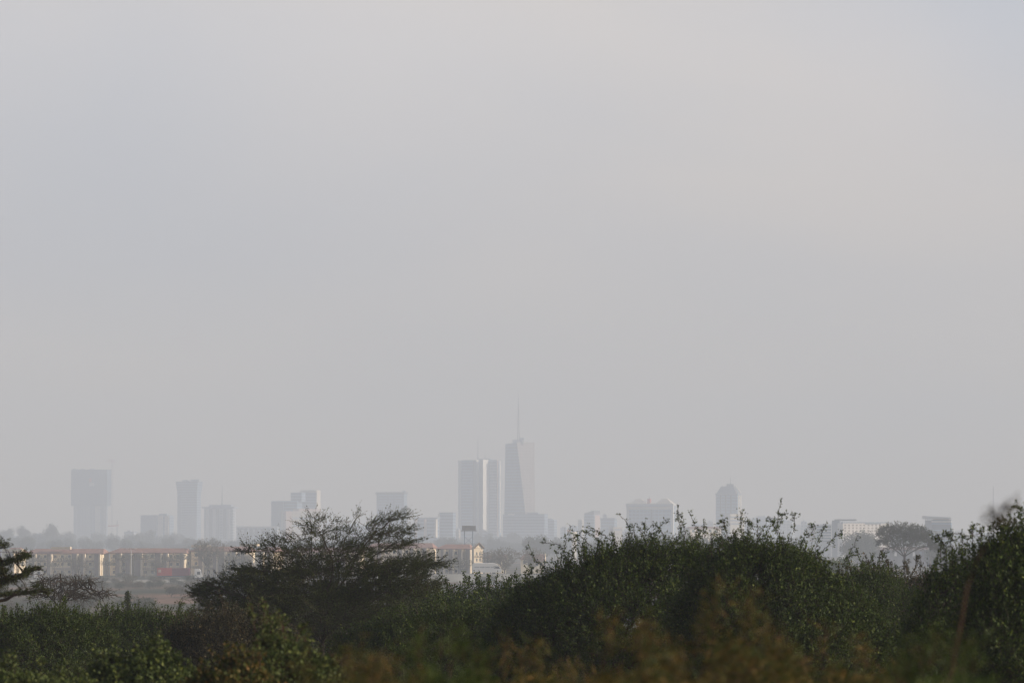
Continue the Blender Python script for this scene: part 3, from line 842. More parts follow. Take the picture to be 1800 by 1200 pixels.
lo = empty('articulated_lorry', (xf - 7, y, RZ), 'white-cabbed lorry hauling a red and maroon container on the highway', 'lorry')
cab(lo, xf, y)
b = MB(); b.box(X(277, y), xf - .6, y - .5, y + .5, RZ + .8, RZ + 1.15); b.build('chassis', DGREY, lo)
b = MB(); b.box(X(277, y), X(303, y), y - 1.22, y + 1.22, RZ + 1.15, RZ + 3.6)
for k in range(12): xx = X(278 + k * 2, y); b.box(xx, xx + .12, y - 1.26, y - 1.2, RZ + 1.2, RZ + 3.55)
r1 = b.build('container', mat('box_red', (.48, .06, .06), .6, .12, .5), lo)
b = MB(); b.box(X(279, y), X(284, y), y - 1.29, y - 1.265, RZ + 2.2, RZ + 3.1); b.build('panel', PINK, r1)
b = MB(); b.box(X(303.4, y), X(334, y), y - 1.22, y + 1.22, RZ + 1.15, RZ + 3.55)
for k in range(14): xx = X(304.5 + k * 2.1, y); b.box(xx, xx + .12, y - 1.26, y - 1.2, RZ + 1.2, RZ + 3.5)
b.build('container', mat('box_maroon', (.20, .05, .09), .6, .12, .5), lo)
wheels(lo, [X(281, y), X(287, y), X(330, y), xf - 1], y)
xf = X(75, y)
l2 = empty('lorry', (xf - 4, y, RZ), 'white lorry cab emerging below the left acacia branch', 'lorry')
cab(l2, xf, y, 3.1, 2.5)
b = MB(); b.box(xf - 9.5, xf - 2.7, y - .5, y + .5, RZ + .8, RZ + 1.1); b.build('chassis', DGREY, l2)
b = MB(); b.box(xf - 9.5, xf - 2.9, y - 1.2, y + 1.2, RZ + 1.1, RZ + 1.9); b.build('flatbed', mat('bed_brown', (.2, .15, .12), .8), l2)
wheels(l2, [xf - 8.5, xf - 7.3, xf - 1.1], y)
# white coach
y = RD - 4
RZ = road_z(X(855, y))
xf = X(881.5, y); xr = X(830, y)
co = empty('coach', ((xf + xr) / 2, y, RZ), 'white coach with rounded nose below the cream gabled house', 'coach')
prof = [(xr, .45), (xf - .05, .45), (xf, 1.3), (xf - .5, 2.2), (xf - 1.5, 3.05), (xf - 3, 3.3), (xr + .8, 3.3), (xr + .1, 3.0)]
n = len(prof); b = MB()
ys_ = (-1.25, -1.05, 1.05, 1.25)
V = []
for k, yy in enumerate(ys_):
    for x, z in prof:
        if k in (1, 2) and z > 3: z += .12
        V.append((x, y + yy, RZ + z))
fs = []
for k in range(3): fs += [(k * n + i, k * n + (i + 1) % n, (k + 1) * n + (i + 1) % n, (k + 1) * n + i) for i in range(n)]
fs += [tuple(range(n))[::-1], tuple(range(3 * n, 4 * n))]
b.add(V, fs); cb = b.build('body', WHITE, co)
b = MB(); b.add([(xf + .02, y - 1.15, RZ + 1.4), (xf + .02, y + 1.15, RZ + 1.4), (xf - .47, y + 1.1, RZ + 2.3), (xf - .47, y - 1.1, RZ + 2.3)], [(0, 1, 2, 3)])
b.add([(xf - .47, y - 1.1, RZ + 2.3), (xf - .47, y + 1.1, RZ + 2.3), (xf - 1.2, y + 1.05, RZ + 2.95), (xf - 1.2, y - 1.05, RZ + 2.95)], [(0, 1, 2, 3)]); b.build('windscreen', WS, co)
b = MB(); b.add([(xf - 2.4, y - 1.27, RZ + 1.75), (xf - .45, y - 1.27, RZ + 1.6), (xf - .85, y - 1.27, RZ + 2.3), (xf - 2.4, y - 1.27, RZ + 2.4)], [(0, 1, 2, 3)]); b.build('driver_window', WS, co)
for k in range(4):
    b = MB(); xx = xr + .7 + k * 1.7; b.box(xx, xx + 1.5, y - 1.28, y - 1.2, RZ + 1.9, RZ + 2.3); b.build('window', mat('coach_curtain', (.40, .40, .42), .5), co)
wheels(co, [xr + 2, xf - 2.4], y, .48)
# lamp post
d = 1530; x = X(231, d)
lp = empty('lamp_post', (x, d, gz(x, d)), 'tall slender lamp post left of the red container', 'lamp post')
b = MB(); b.tube([(x, d, 0), (x, d, Z(966, d) - .3), (x - .3, d, Z(965, d))], [.14, .10, .08], 6); b.build('pole', mat('galvanised', (.45, .46, .47), .5), lp)
b = MB()
for s_ in (-1, 1): b.tube([(x - .2, d, Z(965, d)), (x + s_ * 1.3, d, Z(964, d))], [.06, .05], 4)
b.build('arm', STEEL, lp)
for s_ in (-1, 1):
    b = MB(); b.box(x + s_ * 1.3 - .4, x + s_ * 1.3 + .4, d - .15, d + .15, Z(964, d) - .05, Z(964, d) + .12); b.build('lamp_head', WHITE, lp)

# ------------------------------------------------------------------ vegetation machinery
def unit(v): return v / (np.linalg.norm(v, axis=-1, keepdims=True) + 1e-9)
def leaves(mb, C, D, ll, lw):
    n = len(C)
    r = unit(rng.normal(size=(n, 3)))
    B_ = unit(np.cross(D, r))
    s = (.65 + .7 * rng.random((n, 1)))
    a = D * ll * s * .5; b_ = B_ * lw * s * .5
    mb.quads(np.stack([C - a, C + b_, C + a, C - b_], 1))
def twigs(wood, leaf, S, D, Lg, nl, ll, lw, spread=.5, r=.004, bend=.35):
    """leafy twigs starting at S along D"""
    n = len(S)
    if n == 0: return
    D = unit(D); Lg = np.broadcast_to(Lg, (n,))[:, None]
    D2 = unit(D + bend * rng.normal(size=(n, 3)) * .6 + np.array((0, 0, .12)))
    M_ = S + D * Lg * .5; E = M_ + D2 * Lg * .5
    if wood is not None:
        wood.segs(S, M_, r, r * .8); wood.segs(M_, E, r * .8, r * .5)
    t = rng.random((n, nl)) ** .8
    h = t[..., None] * 2
    C = np.where(h < 1, S[:, None] + (M_ - S)[:, None] * h, M_[:, None] + (E - M_)[:, None] * (h - 1))
    C = C + rng.normal(size=C.shape) * ll * .35
    DD = unit(D[:, None] + rng.normal(size=C.shape) * spread * 1.3)
    leaves(leaf, C.reshape(-1, 3), DD.reshape(-1, 3), ll, lw)
def skeleton(wood, base, T, r_tip=.008, expo=.42, wander=.12, pen=.35, nb=4, lift=0.0, rmax=9):
    """branches joining every target to the base; returns directions at the targets"""
    base = np.atleast_2d(base)
    T = T[np.argsort(np.linalg.norm(T - base[0], axis=1))]
    pos = [p for p in base]; par = [-1] * len(base); path = [0.] * len(base); idx = []
    PA = np.zeros((len(base) + 2 * len(T), 3)); PA[:len(base)] = base
    PL = np.zeros(len(PA)); m = len(base)
    par = np.full(len(PA), -1)
    for t in T:
        dd = np.linalg.norm(PA[:m] - t, axis=1)
        j = int(np.argmin(dd + pen * PL[:m]))
        a = PA[j]; L_ = dd[j]
        mid = (a + t) / 2 + rng.normal(size=3) * L_ * wander + np.array((0, 0, -lift * L_))
        PA[m] = mid; PL[m] = PL[j] + L_ / 2; par[m] = j
        PA[m + 1] = t; PL[m + 1] = PL[j] + L_; par[m + 1] = m
        idx.append(m + 1); m += 2
    cnt = np.zeros(m); 
    for i in idx: cnt[i] += 1
    for i in range(m - 1, -1, -1):
        if par[i] >= 0: cnt[par[i]] += cnt[i]
    rad = np.minimum(r_tip * np.maximum(cnt, 1) ** expo, rmax)
    k = np.where(par[:m] >= 0)[0]
    big = rad[k] > r_tip * 3
    for sel, kk in ((k[big], 6), (k[~big], 3)):
        if len(sel):
            pr = par[sel]
            wood.segs(PA[pr], PA[sel], np.minimum(rad[pr], rad[sel] * 1.35), rad[sel], kk)
    ii = np.array(idx); 
    return PA[ii], unit(PA[ii] - PA[par[ii]])

def plates_targets(plates, d, n, depth):
    """plates: (px,py,rx,ry,tilt,weight) discs of foliage"""
    w_ = np.array([p[2] * max(p[3], 6) * (p[5] if len(p) > 5 else 1) for p in plates]); w_ = w_ / w_.sum()
    k = rng.choice(len(plates), n, p=w_)
    out = []
    for i in k:
        px, py, rx, ry, tl = plates[i][:5]
        a = rng.random() * 6.283; r = math.sqrt(rng.random())
        u = rx * r * math.cos(a); v = ry * r * math.sin(a) * (1 if rng.random() < .6 else .6)
        c, s = math.cos(R(tl)), math.sin(R(tl))
        yy = d + (rng.random() - .5) * min(depth, 2.2 * rx * d / F + .3)
        out.append(P(px + u * c - v * s, py + u * s + v * c, yy))
    return np.array(out)

def acacia(name, label, plates, d, base_px, base_py, n=1400, depth=4, tw=3, tl=.22, nl=10, ll=.035, lw=.016, leaf=ACLEAF, bark=BARK, r_tip=.006,
           flat=.35, stream=(0, 0, 0), group=None, cat='tree', low=None, pen=.3, wander=.1, limbs=None, fan=(0, 0), expo=.40, rmax=.16, z0=None):
    bx = X(base_px, d); g = float(gz(bx, d)) if z0 is None else z0
    root = empty(name, (bx, d, g), label, cat, group)
    wood, crown = MB(), MB()
    T = plates_targets(plates, d, n, depth)
    base = [np.array((bx, d, g)), P(base_px, base_py, d)]
    wood.tube([base[0] - (0, 0, .2), base[1]], [rmax * 1.25, rmax], 8)
    bl = [base[1]]
    if limbs:
        for lb in limbs:
            pts = [base[1]] + [P(a, b_, d + dy) for a, b_, dy in lb]
            fine = []
            for a, b_ in zip(pts[:-1], pts[1:]):
                for t in np.linspace(0, 1, 5)[1:]: fine.append(a + (b_ - a) * t + rng.normal(size=3) * .02 * np.linalg.norm(b_ - a))
            rr = np.linspace(rmax * .55, r_tip * 2.5, len(fine) + 1)
            wood.tube([pts[0]] + fine, rr, 6); bl += fine
    S, D = skeleton(wood, np.array(bl), T, r_tip, expo, wander, pen, rmax=rmax * .6)
    cn = np.full(len(S), tw)
    if low:
        yp = 945 - (S[:, 2] - CZ) / S[:, 1] * F
        cn = np.where(yp > low[0], low[1], tw)
    S2 = np.repeat(S, cn, 0); D2 = np.repeat(D, cn, 0)
    D2 = D2 + rng.normal(size=D2.shape) * np.array((.55, .55, flat)) + np.array(stream)
    sg = np.clip((S2[:, 0] - bx) / (fan[1] + 1e-6), -1, 1) * fan[0]
    D2 = D2 + np.stack([sg, 0 * sg, 0 * sg], 1)
    twigs(wood, crown, S2, D2, tl * (.5 + rng.random(len(S2))), nl, ll, lw, r=r_tip * .5)
    wood.build('trunk', bark, root); crown.build('crown', leaf, root)
    return root

DENS = 1.6
def contour_bush(name, label, d, top, bottom, depth, n, sprigs=(), leaf=LEAF, bark=BARK, tw=4, tl=.30, nl=11, ll=.040, lw=.016, up=.6, group=None,
                 cat='bush', out=.3, r_tip=.004, bias=1.3, nbase=4, stream=(0, 0, 0), shoots=1.0):
    top = np.array(top, float); x0, x1 = top[0, 0], top[-1, 0]
    cx = (x0 + x1) / 2
    bx = X(cx, d); g = float(gz(bx, d))
    root = empty(name, (bx, d, g), label, cat, group)
    wood, fo = MB(), MB()
    n = int(n * DENS)
    inset = tl * .72 * F / d + 1150 / d
    px = x0 + (x1 - x0) * rng.random(n)
    K = max(8, int((x1 - x0) / 11))                    # foliage gathers in clumps
    kx = x0 + (x1 - x0) * (np.arange(K) + rng.random(K)) / K; kt = rng.random((6, K)) ** 1.2
    ki = rng.integers(0, K, n); kj = rng.integers(0, 6, n)
    clump = rng.random(n) < .68
    cs = 9. * 85 / d
    px = np.where(clump, np.clip(kx[ki] + rng.normal(size=n) * cs * 1.2, x0, x1), px)
    yt = np.interp(px, top[:, 0], top[:, 1]) + inset
    yt = yt + 9 * (np.sin(px * .19 + d) * np.sin(px * .053 + 1) + .6 * np.sin(px * .41 + 2 * d)) * (60. / d)
    t = rng.random(n) ** bias
    py = yt + t * (bottom - yt)
    py = np.where(clump, np.maximum(yt, yt + kt[kj, ki] * (bottom - yt) + rng.normal(size=n) * cs), py)
    t = np.clip((py - yt) / (bottom - yt + 1e-6), 0, 1)
    edge = np.clip(1 - np.abs((px - cx) / (x1 - x0) * 2) ** 3, .15, 1)
    dd = d + depth * (rng.random(n) - .5) * np.sqrt(np.clip(t, .04, 1)) * edge
    T = np.array([P(a, b_, c_) for a, b_, c_ in zip(px, py, dd)])
    T = T[T[:, 2] > gz(T[:, 0], T[:, 1]) + .05]
    bases = []
    for k in range(nbase):
        xx = bx + (X(x1, d) - X(x0, d)) * .38 * ((k + .5) / nbase * 2 - 1); yy = d + rng.normal() * depth * .1
        bases.append((xx, yy, float(gz(xx, yy)) - .05))
    S, D = skeleton(wood, np.array(bases), T, r_tip, .42, .12, .2, rmax=.05)
    ctr = np.array((bx, d, g))
    S2 = np.repeat(S, tw, 0)
    D2 = np.repeat(D, tw, 0) * .5 + unit(S2 - ctr) * out + rng.normal(size=S2.shape) * .45 + np.array((.08, 0, up)) + np.array(stream)
    deep = np.repeat(np.interp([1], [0, 1], [0, 1]), len(S2))
    zt_ = np.interp(900 + S2[:, 0] / S2[:, 1] * F, top[:, 0], top[:, 1])
    yp = 945 - (S2[:, 2] - CZ) / S2[:, 1] * F
    deep = (yp - zt_) > 28
    L2 = tl * (.5 + rng.random(len(S2)))
    twigs(wood, fo, S2[~deep], D2[~deep], L2[~deep], nl, ll, lw, r=r_tip * .6)
    twigs(wood, fo, S2[deep], D2[deep], L2[deep] * 1.1, nl, ll * 1.15, lw * 1.35, r=r_tip * .6)
    auto = []
    for k in range(int((x1 - x0) / 14 * shoots)):       # short random shoots all along the outline
        a = x0 + (x1 - x0) * rng.uniform(.08, .92); h_ = (6 + 20 * rng.random() ** 2.5) * 85 / d * (tl / .25)
        b_ = np.interp(a, top[:, 0], top[:, 1]) + inset * .3; lx = rng.normal() * h_ * .45
        auto.append([(a, b_ + 4), (a + lx * .4, b_ - h_ * .6), (a + lx, b_ - h_ - inset * .3), rng.normal() * depth * .12])
    for sp in list(sprigs) + auto:                                  # long bare-ish shoots standing out of the crown
        pts = [P(a, b_, d + sp[-1]) for a, b_ in sp[:-1]]
        fine = []
        for a, b_ in zip(pts[:-1], pts[1:]):
            for q_ in np.linspace(0, 1, 9)[:-1]: fine.append(a + (b_ - a) * q_ + rng.normal(size=3) * .008)
        fine.append(pts[-1]); fine = np.array(fine)
        wood.tube(list(fine), np.linspace(r_tip * 1.8, r_tip * .8, len(fine)), 4)
        dr = unit(np.gradient(fine, axis=0))
        k = rng.integers(0, len(fine), int(len(fine) * 1.25)); k = k[k > len(fine) * .06]
        twigs(wood, fo, fine[k], dr[k] * .5 + rng.normal(size=(len(k), 3)) * .6, .04 + .08 * rng.random(len(k)), 4, ll, lw * 1.2, r=r_tip * .5)
    wood.build('stem', bark, root); fo.build('foliage', leaf, root)
    return root

# ---- prototypes of far trees, grown at the origin in metres
def proto_tree(name, label, cat, H, W, kind, n, ls, leaf, bark=BARKG, group=None, at=(0, 0)):
    root = empty(name, (0, 0, 0), label, cat, group)
    wood, cr_ = MB(), MB()
    if kind == 'flat':           # umbrella crown
        a = rng.random(n) * 6.283; r = np.sqrt(rng.random(n)) * W / 2
        k = rng.integers(0, 7, n); ang = k * 6.283 / 7 + .4; off = W * .27 * (k > 0)
        T = np.stack([np.cos(a) * r * .55 + np.cos(ang) * off, np.sin(a) * r * .55 + np.sin(ang) * off,
                      H * (.80 + .05 * np.sin(k * 2.3)) + (rng.random(n) - .35) * H * .14 - (r / W) ** 2 * H * .25], 1)
        base = np.array([(0, 0, H * .22)])
    elif kind == 'round':
        k = rng.integers(0, 9, n)
        cc = np.stack([np.cos(k * 2.4) * W * .26, np.sin(k * 2.4) * W * .26, H * (.45 + .05 * k)], 1)
        v = unit(rng.normal(size=(n, 3))) * (rng.random((n, 1)) ** .4)
        T = cc + v * np.array((W * .26, W * .26, H * .20))
        base = np.array([(0, 0, H * .18)])
    elif kind == 'vase':         # bare, spreading fan of boughs
        a = rng.random(n) * 6.283; t = rng.random(n) ** .6; sp_ = .25 + .75 * rng.random(n)
        T = np.stack([np.cos(a) * t * W / 2 * sp_, np.sin(a) * t * W / 2 * sp_, H * (.25 + .75 * t * (1.05 - .35 * sp_))], 1)
        base = np.array([(0, 0, H * .2)])
    elif kind == 'cone':
        t = rng.random(n); a = rng.random(n) * 6.283
        T = np.stack([np.cos(a) * (1 - t) ** 2.2 * W / 2 * rng.random(n), np.sin(a) * (1 - t) ** 2.2 * W / 2 * rng.random(n), H * (.08 + .92 * t)], 1)
        base = np.array([(0, 0, h_) for h_ in np.linspace(.05, .9, 8) * H])
    else:                        # shrub
        v = unit(rng.normal(size=(n, 3))) * (rng.random((n, 1)) ** .45)
        k = rng.integers(0, 5, n)
        T = v * np.array((W * .34, W * .34, H * .34)) + np.stack([np.cos(k * 1.9) * W * .2, np.sin(k * 1.9) * W * .2, H * (.5 + .05 * k)], 1)
        T[:, 2] = np.abs(T[:, 2])
        base = np.array([(0, 0, 0.)])
    wood.tube([(0, 0, -.3), tuple(base[-1 if kind == 'cone' else 0])], [W * .028 + .02, W * .018 + .01], 7)
    S, D = skeleton(wood, base, T, H * .0022, .42, .14, .25, rmax=W * .016)
    tw = 3
    S2 = np.repeat(S, tw, 0); D2 = np.repeat(D, tw, 0) + rng.normal(size=(len(S2), 3)) * np.array((.6, .6, .35 if kind == 'flat' else .6))
    twigs(None, cr_, S2, D2, ls * 3, 4, ls, ls * .5)
    wood.build('trunk', bark, root); cr_.build('crown', leaf, root)
    return root
def put(proto, used, px, d, s, label=None, group=None, rz=None):
    x = X(px, d); loc = (x, d, float(gz(x, d)))
    rz = rng.random() * 6.28 if rz is None else rz
    if proto not in used:
        used.add(proto); proto.location = loc; proto.rotation_euler = (0, 0, rz); proto.scale = (s, s, s) if not hasattr(s, '__len__') else s
        if label: proto['label'] = label
        if group: proto['group'] = group
        return proto
    return copy_thing(proto, loc, rz, s, label, group)
used = set()

# far treeline hiding the feet of the towers
g_ = 'trees of the hazy far treeline'
lab = 'bluish tree in the hazy line below the skyline'
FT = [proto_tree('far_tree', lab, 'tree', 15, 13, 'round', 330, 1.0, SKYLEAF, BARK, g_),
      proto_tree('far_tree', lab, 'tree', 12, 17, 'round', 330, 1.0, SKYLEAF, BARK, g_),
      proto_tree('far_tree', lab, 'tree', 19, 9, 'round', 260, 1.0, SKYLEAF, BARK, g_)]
px = -40.; k = 0
while px < 1850:
    tall = 1.0 if px < 330 else (.7 if px < 800 else .85)
    if 385 < px < 520: tall = .55
    d = 4900 + 500 * rng.random()
    put(FT[int(rng.integers(0, 3))], used, px, d, tall * (.75 + .4 * rng.random()))
    px += 7 + 9 * rng.random(); k += 1
for px, d, s in ((0, 4700, 1.2), (14, 4700, 1.1), (42, 4600, 1.2), (74, 4600, 1.35), (90, 4600, 1.3), (110, 4700, 1.2), (232, 4600, 1.25), (246, 4600, 1.2), (262, 4700, 1.05)):
    put(FT[int(rng.integers(0, 3))], used, px, d, s)
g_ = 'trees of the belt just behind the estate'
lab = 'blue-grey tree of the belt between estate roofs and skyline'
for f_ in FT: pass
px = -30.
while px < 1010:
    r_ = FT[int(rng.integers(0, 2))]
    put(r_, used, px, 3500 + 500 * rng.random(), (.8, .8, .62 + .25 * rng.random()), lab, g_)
    px += 16 + 12 * rng.random()
# nearer blue clumps right of the podium and behind the bush
g_ = 'mid-distance rounded trees'
MT = proto_tree('rounded_tree', '', 'tree', 10, 11, 'round', 700, .5, FARLEAF, BARK, g_)
for px, d, s, l in ((940, 3000, 1.35, 'rounded blue tree right of the spired tower foot'), (958, 3050, 1.05, 'low blue tree beside the taller rounded one below the podium'),
                    (975, 3050, 1.0, 'blue tree just left of the white silo'), (1040, 2500, 1.1, 'blue tree just right of the white silo'), (1150, 2100, 1.35, 'blue tree behind the big bush under the domed hotel'),
                    (1185, 2100, 1.3, 'blue tree right of the one under the domed hotel'), (1118, 2100, 1.3, 'blue tree left of the one under the domed hotel'), (1245, 2000, 1.35, 'blue tree under the long pale villa'),
                    (1285, 1900, 1.2, 'blue tree under the cream banded block'), (1515, 2200, 1.5, 'pale blue round tree in front of the window-grid hotel'), (1502, 2300, 1.2, 'smaller pale tree left of the round one before the hotel'),
                    (1690, 1500, 1.0, 'blue tree behind the right bush, below the office'), (1655, 1900, 1.1, 'blue tree right of the blue container'), (1350, 1800, 1.1, 'blue tree hidden behind the right part of the big bush'),
                    (1400, 1700, 1.0, 'blue tree behind the right shoulder of the big bush')):
    put(MT, used, px, d, s, l)
LUMP = proto_tree('dense_tree', 'dark wide dense tree left of the window-grid hotel', 'tree', 9.5, 15, 'round', 2200, .7, LEAF, BARK)
put(LUMP, used, 1462, 1050, (.72, .72, .80))
put(LUMP, used, 1425, 1300, .72, 'dark dense tree half behind the right shoulder of the big bush')
# trees around the estate
g_ = 'thorn trees in front of the housing estate'
ESTL = leafmat('leaf_dusty', [(0, (.07, .075, .045)), (1, (.15, .14, .08))], .3)
ET = proto_tree('thorn_tree', '', 'tree', 9, 12, 'flat', 180, .22, ESTL, BARKG, g_)
EB = proto_tree('thorn_tree', '', 'tree', 9, 10, 'vase', 420, .22, FARDRY, BARKG, g_)
for px, d, s, l in ((72, 1690, 1.0, 'flat thorn tree before the left part of the long tiled block'), (112, 1700, .95, 'thorn tree covering the middle of the long tiled block'), (95, 1640, .75, 'low thorn tree between two taller ones at left'),
                    (152, 1690, .6, 'small thorn tree before the right part of the long tiled block'), (216, 1690, 1.05, 'flat thorn tree left of the lamp post top'), (255, 1700, 1.1, 'thorn tree just right of the lamp post'),
                    (300, 1690, 1.0, 'thorn tree above the red container'), (320, 1700, 1.1, 'thorn tree above the maroon container'), (403, 1690, 1.05, 'thorn tree right of the white lorry cab'), (40, 1650, .8, 'small thorn tree at far left before the cream parapet'),
                    (752, 1700, .8, 'thorn tree between the big thorn tree and the coach'), (787, 1690, .9, 'thorn tree left of the cream gabled house'),
                    (190, 1660, .8, 'thorn tree between the first two estate blocks'), (345, 1640, .6, 'small thorn tree behind the white lorry cab')):
    put(ET, used, px, d, (s * .62, s * .62, s * .9), l)
for px, d, s, l in ((366, 1680, 1.5, 'bare tan tree rising above the estate roofs'), (887, 1640, (1.3, 1.3, 1.2), 'grey bare spreading tree right of the coach'), (862, 1700, 1.1, 'bare tree just right of the gabled house'), (935, 1700, (1.25, 1.25, 1.15), 'faint bare tree above the right pair of cottages'),
                    (135, 1660, .8, 'bare bush-like tree before the long block'), (278, 1640, .7, 'bare tree behind the red container'), (430, 1680, .9, 'bare tree behind the left tip of the big thorn tree'), (815, 1660, .8, 'bare tree left of the coach'),
                    (770, 1650, .75, 'bare tree above the pale bank left of the coach')):
    put(EB, used, px, d, s, l)

# scrub on the plain
g_ = 'grey scrub bushes dotted over the plain'
lab = 'low grey scrub bush on the hazy plain'
SB = [proto_tree('scrub_bush', lab, 'bush', 2.4, 4.5, 'shrub', 260, .16, FARDRY, BARKG, g_), proto_tree('scrub_bush', lab, 'bush', 3.0, 4.0, 'shrub', 260, .16, FARLEAF, BARKG, g_)]
for k in range(150):
    d = 560 + 940 * rng.random() ** .8
    px = rng.uniform(-20, 480) if rng.random() < .8 else rng.uniform(700, 980)
    put(SB[int(rng.random() < .5)], used, px, d, .55 + .6 * rng.random())
for k in range(26):
    d = 1490 + 20 * rng.random()
    px = rng.uniform(-10, 480)
    if 50 < px < 85 or 268 < px < 368: continue
    put(SB[int(rng.random() < .6)], used, px, d, .35 + .4 * rng.random())
for k in range(26):
    d = 1600 + 70 * rng.random()
    put(SB[int(rng.random() < .7)], used, rng.uniform(-10, 980), d, .5 + .4 * rng.random())

# flat-topped tree in front of the hotel
acacia('umbrella_tree', 'lone flat-topped acacia silhouetted before the white hotel', [(1585, 930, 38, 10, 0), (1560, 940, 20, 10, 15), (1610, 940, 27, 12, -5), (1590, 948, 35, 12, 0, .6), (1625, 948, 15, 6, 20), (1552, 953, 12, 7, 0, .9), (1600, 960, 32, 7, 0, .55), (1638, 957, 13, 8, 50, .9), (1570, 962, 14, 6, 0, .6)],
       1020, 1590, 978, n=1300, depth=11, tw=3, tl=.75, nl=5, ll=.23, lw=.11, leaf=FARLEAF, r_tip=.016, rmax=.24, flat=.2, pen=.25,
       limbs=[[(1575, 955, 0), (1560, 938, -2)], [(1600, 955, 1), (1615, 938, 2)], [(1588, 950, -1), (1588, 930, 0)], [(1610, 965, 0), (1640, 955, 1)], [(1568, 962, 0), (1545, 948, 1)]])

# ------------------------------------------------------------------ foreground vegetation
# main thorn tree
acacia('acacia_tree', 'wide wind-swept thorn tree with tiered dark branches left of centre', [
    (700, 909, 22, 5, -12), (668, 918, 28, 10, -22), (707, 931, 22, 4, -6), (680, 940, 45, 9, -14), (640, 950, 50, 12, -22), (704, 956, 34, 4, -14, .8),
    (668, 966, 60, 9, -16), (628, 905, 12, 4, -20, .7), (556, 914, 10, 6, 10), (545, 930, 24, 9, 25), (585, 918, 18, 4, 0, .6), (590, 940, 40, 14, 0, .8), (500, 950, 42, 8, -8, .8),
    (452, 966, 34, 4, 10), (430, 968, 14, 3, 8), (478, 962, 24, 5, 0), (505, 985, 50, 12, 3), (570, 970, 75, 20, 0), (437, 1003, 26, 5, 5), (490, 1008, 60, 12, 3),
    (600, 1000, 95, 22, -4), (715, 985, 48, 7, -8), (757, 992, 38, 6, -8), (700, 1003, 70, 10, -12), (650, 1035, 100, 22, -12), (540, 1040, 110, 25, 5), (400, 1030, 60, 14, -14), (440, 1055, 85, 24, -8),
    (560, 1075, 150, 26, 0), (720, 1040, 60, 12, -14), (600, 1110, 130, 24, 0, .6)], 112, 566, 1130, n=3700, depth=4.5, tw=3, tl=.26, nl=11, ll=.034, lw=.013, r_tip=.0032, rmax=.055, flat=.12, low=(992, 8), fan=(.9, .8), expo=.34,
    stream=(.15, 0, .22), pen=.3, wander=.07,
    limbs=[[(590, 1060, 0), (625, 980, -.3), (660, 935, -.4), (705, 905, -.4)], [(560, 1050, .2), (545, 990, .4), (548, 930, .3)], [(620, 1070, .3), (700, 1010, .5), (785, 986, .6)],
           [(530, 1070, -.3), (480, 1010, -.5), (430, 968, -.5)], [(590, 1040, .5), (600, 960, .8), (630, 905, .9)], [(600, 1090, -.5), (680, 1040, -.8), (760, 1015, -1)], [(520, 1090, -.4), (430, 1050, -.8), (350, 1020, -1)],
           [(575, 1050, -.8), (585, 985, -1), (560, 930, -1.1)], [(610, 1040, 0), (660, 975, .2), (720, 935, .3)]])

contour_bush('backing_bush', 'dark backing bush added behind the thorn tree', 126, [(360, 1075), (420, 1052), (500, 1040), (580, 1036), (660, 1040), (740, 1050), (800, 1066)], 1190, 4, 1300, leaf=ACLEAF, tw=4, ll=.05, lw=.022, tl=.26, up=.4, shoots=.3)  # added bush: dark backing that makes the tree's lower half read dark
# acacia leaning in from the left edge
acacia('acacia_tree', 'acacia whose flat branches reach in from the left edge', [(12, 988, 26, 4, -14), (38, 977, 12, 2, -10), (0, 1008, 9, 6, 0, .6), (15, 1018, 36, 4, -16), (52, 1002, 14, 2, -10), (15, 1044, 50, 3, -6, .7), (-30, 1030, 28, 10, 0), (-60, 1000, 60, 25, 0), (70, 1036, 20, 3, 20, .5), (-30, 960, 40, 10, 0, .6)],
       72, -75, 1110, n=900, depth=3, tw=4, tl=.11, nl=10, ll=.026, lw=.012, r_tip=.0045, rmax=.08, stream=(.15, 0, .08), fan=(.6, .5), flat=.2,
       limbs=[[(-30, 1030, 0), (30, 1010, 0), (74, 998, 0)], [(-40, 1010, .3), (10, 988, .3), (50, 973, .3)], [(-20, 1060, -.3), (40, 1040, -.3), (85, 1040, -.4)]])

# bare scrub and spiky conifer-like plant on the left
acacia('bare_shrub', 'nearly leafless brown shrub above the left bushes', [(110, 1025, 55, 10, 0), (75, 1015, 14, 4, 20, .6), (150, 1022, 35, 6, 0), (100, 1045, 55, 12, 0), (160, 1045, 45, 10, 0)], 210, 105, 1068, n=420, depth=6, tw=2, tl=.35, nl=5, ll=.045, lw=.02,
       leaf=DRYLEAF, r_tip=.012, rmax=.07, cat='shrub', wander=.2, limbs=[[(85, 1045, 0), (70, 1020, 0)], [(108, 1040, 1), (106, 1008, 1)], [(120, 1045, 0), (150, 1025, 0)], [(132, 1040, -1), (133, 1012, -1)]])
d = 205
CN = proto_tree('spiky_shrub', 'small dark upright spiky shrub standing alone at left', 'shrub', 3.4, 3.0, 'cone', 380, .09, ACLEAF, BARK)
put(CN, used, 225, d, (.6, .6, .66))

# bank between thorn tree and big bush
contour_bush('green_bush', 'fresh green low bush in the gap right of the thorn tree', 128, [(690, 1050), (740, 1034), (800, 1024), (860, 1018), (920, 1014), (960, 1014)], 1180, 7, 900, leaf=LEAF, ll=.05, lw=.025, tl=.3, up=.8)
contour_bush('brown_thicket', 'brownish thicket below the pale bank, left of the green bush', 140, [(640, 1075), (700, 1045), (760, 1034), (820, 1040), (870, 1060)], 1160, 6, 520, leaf=DRYLEAF, ll=.04, lw=.018, tl=.3, up=.7, tw=3)
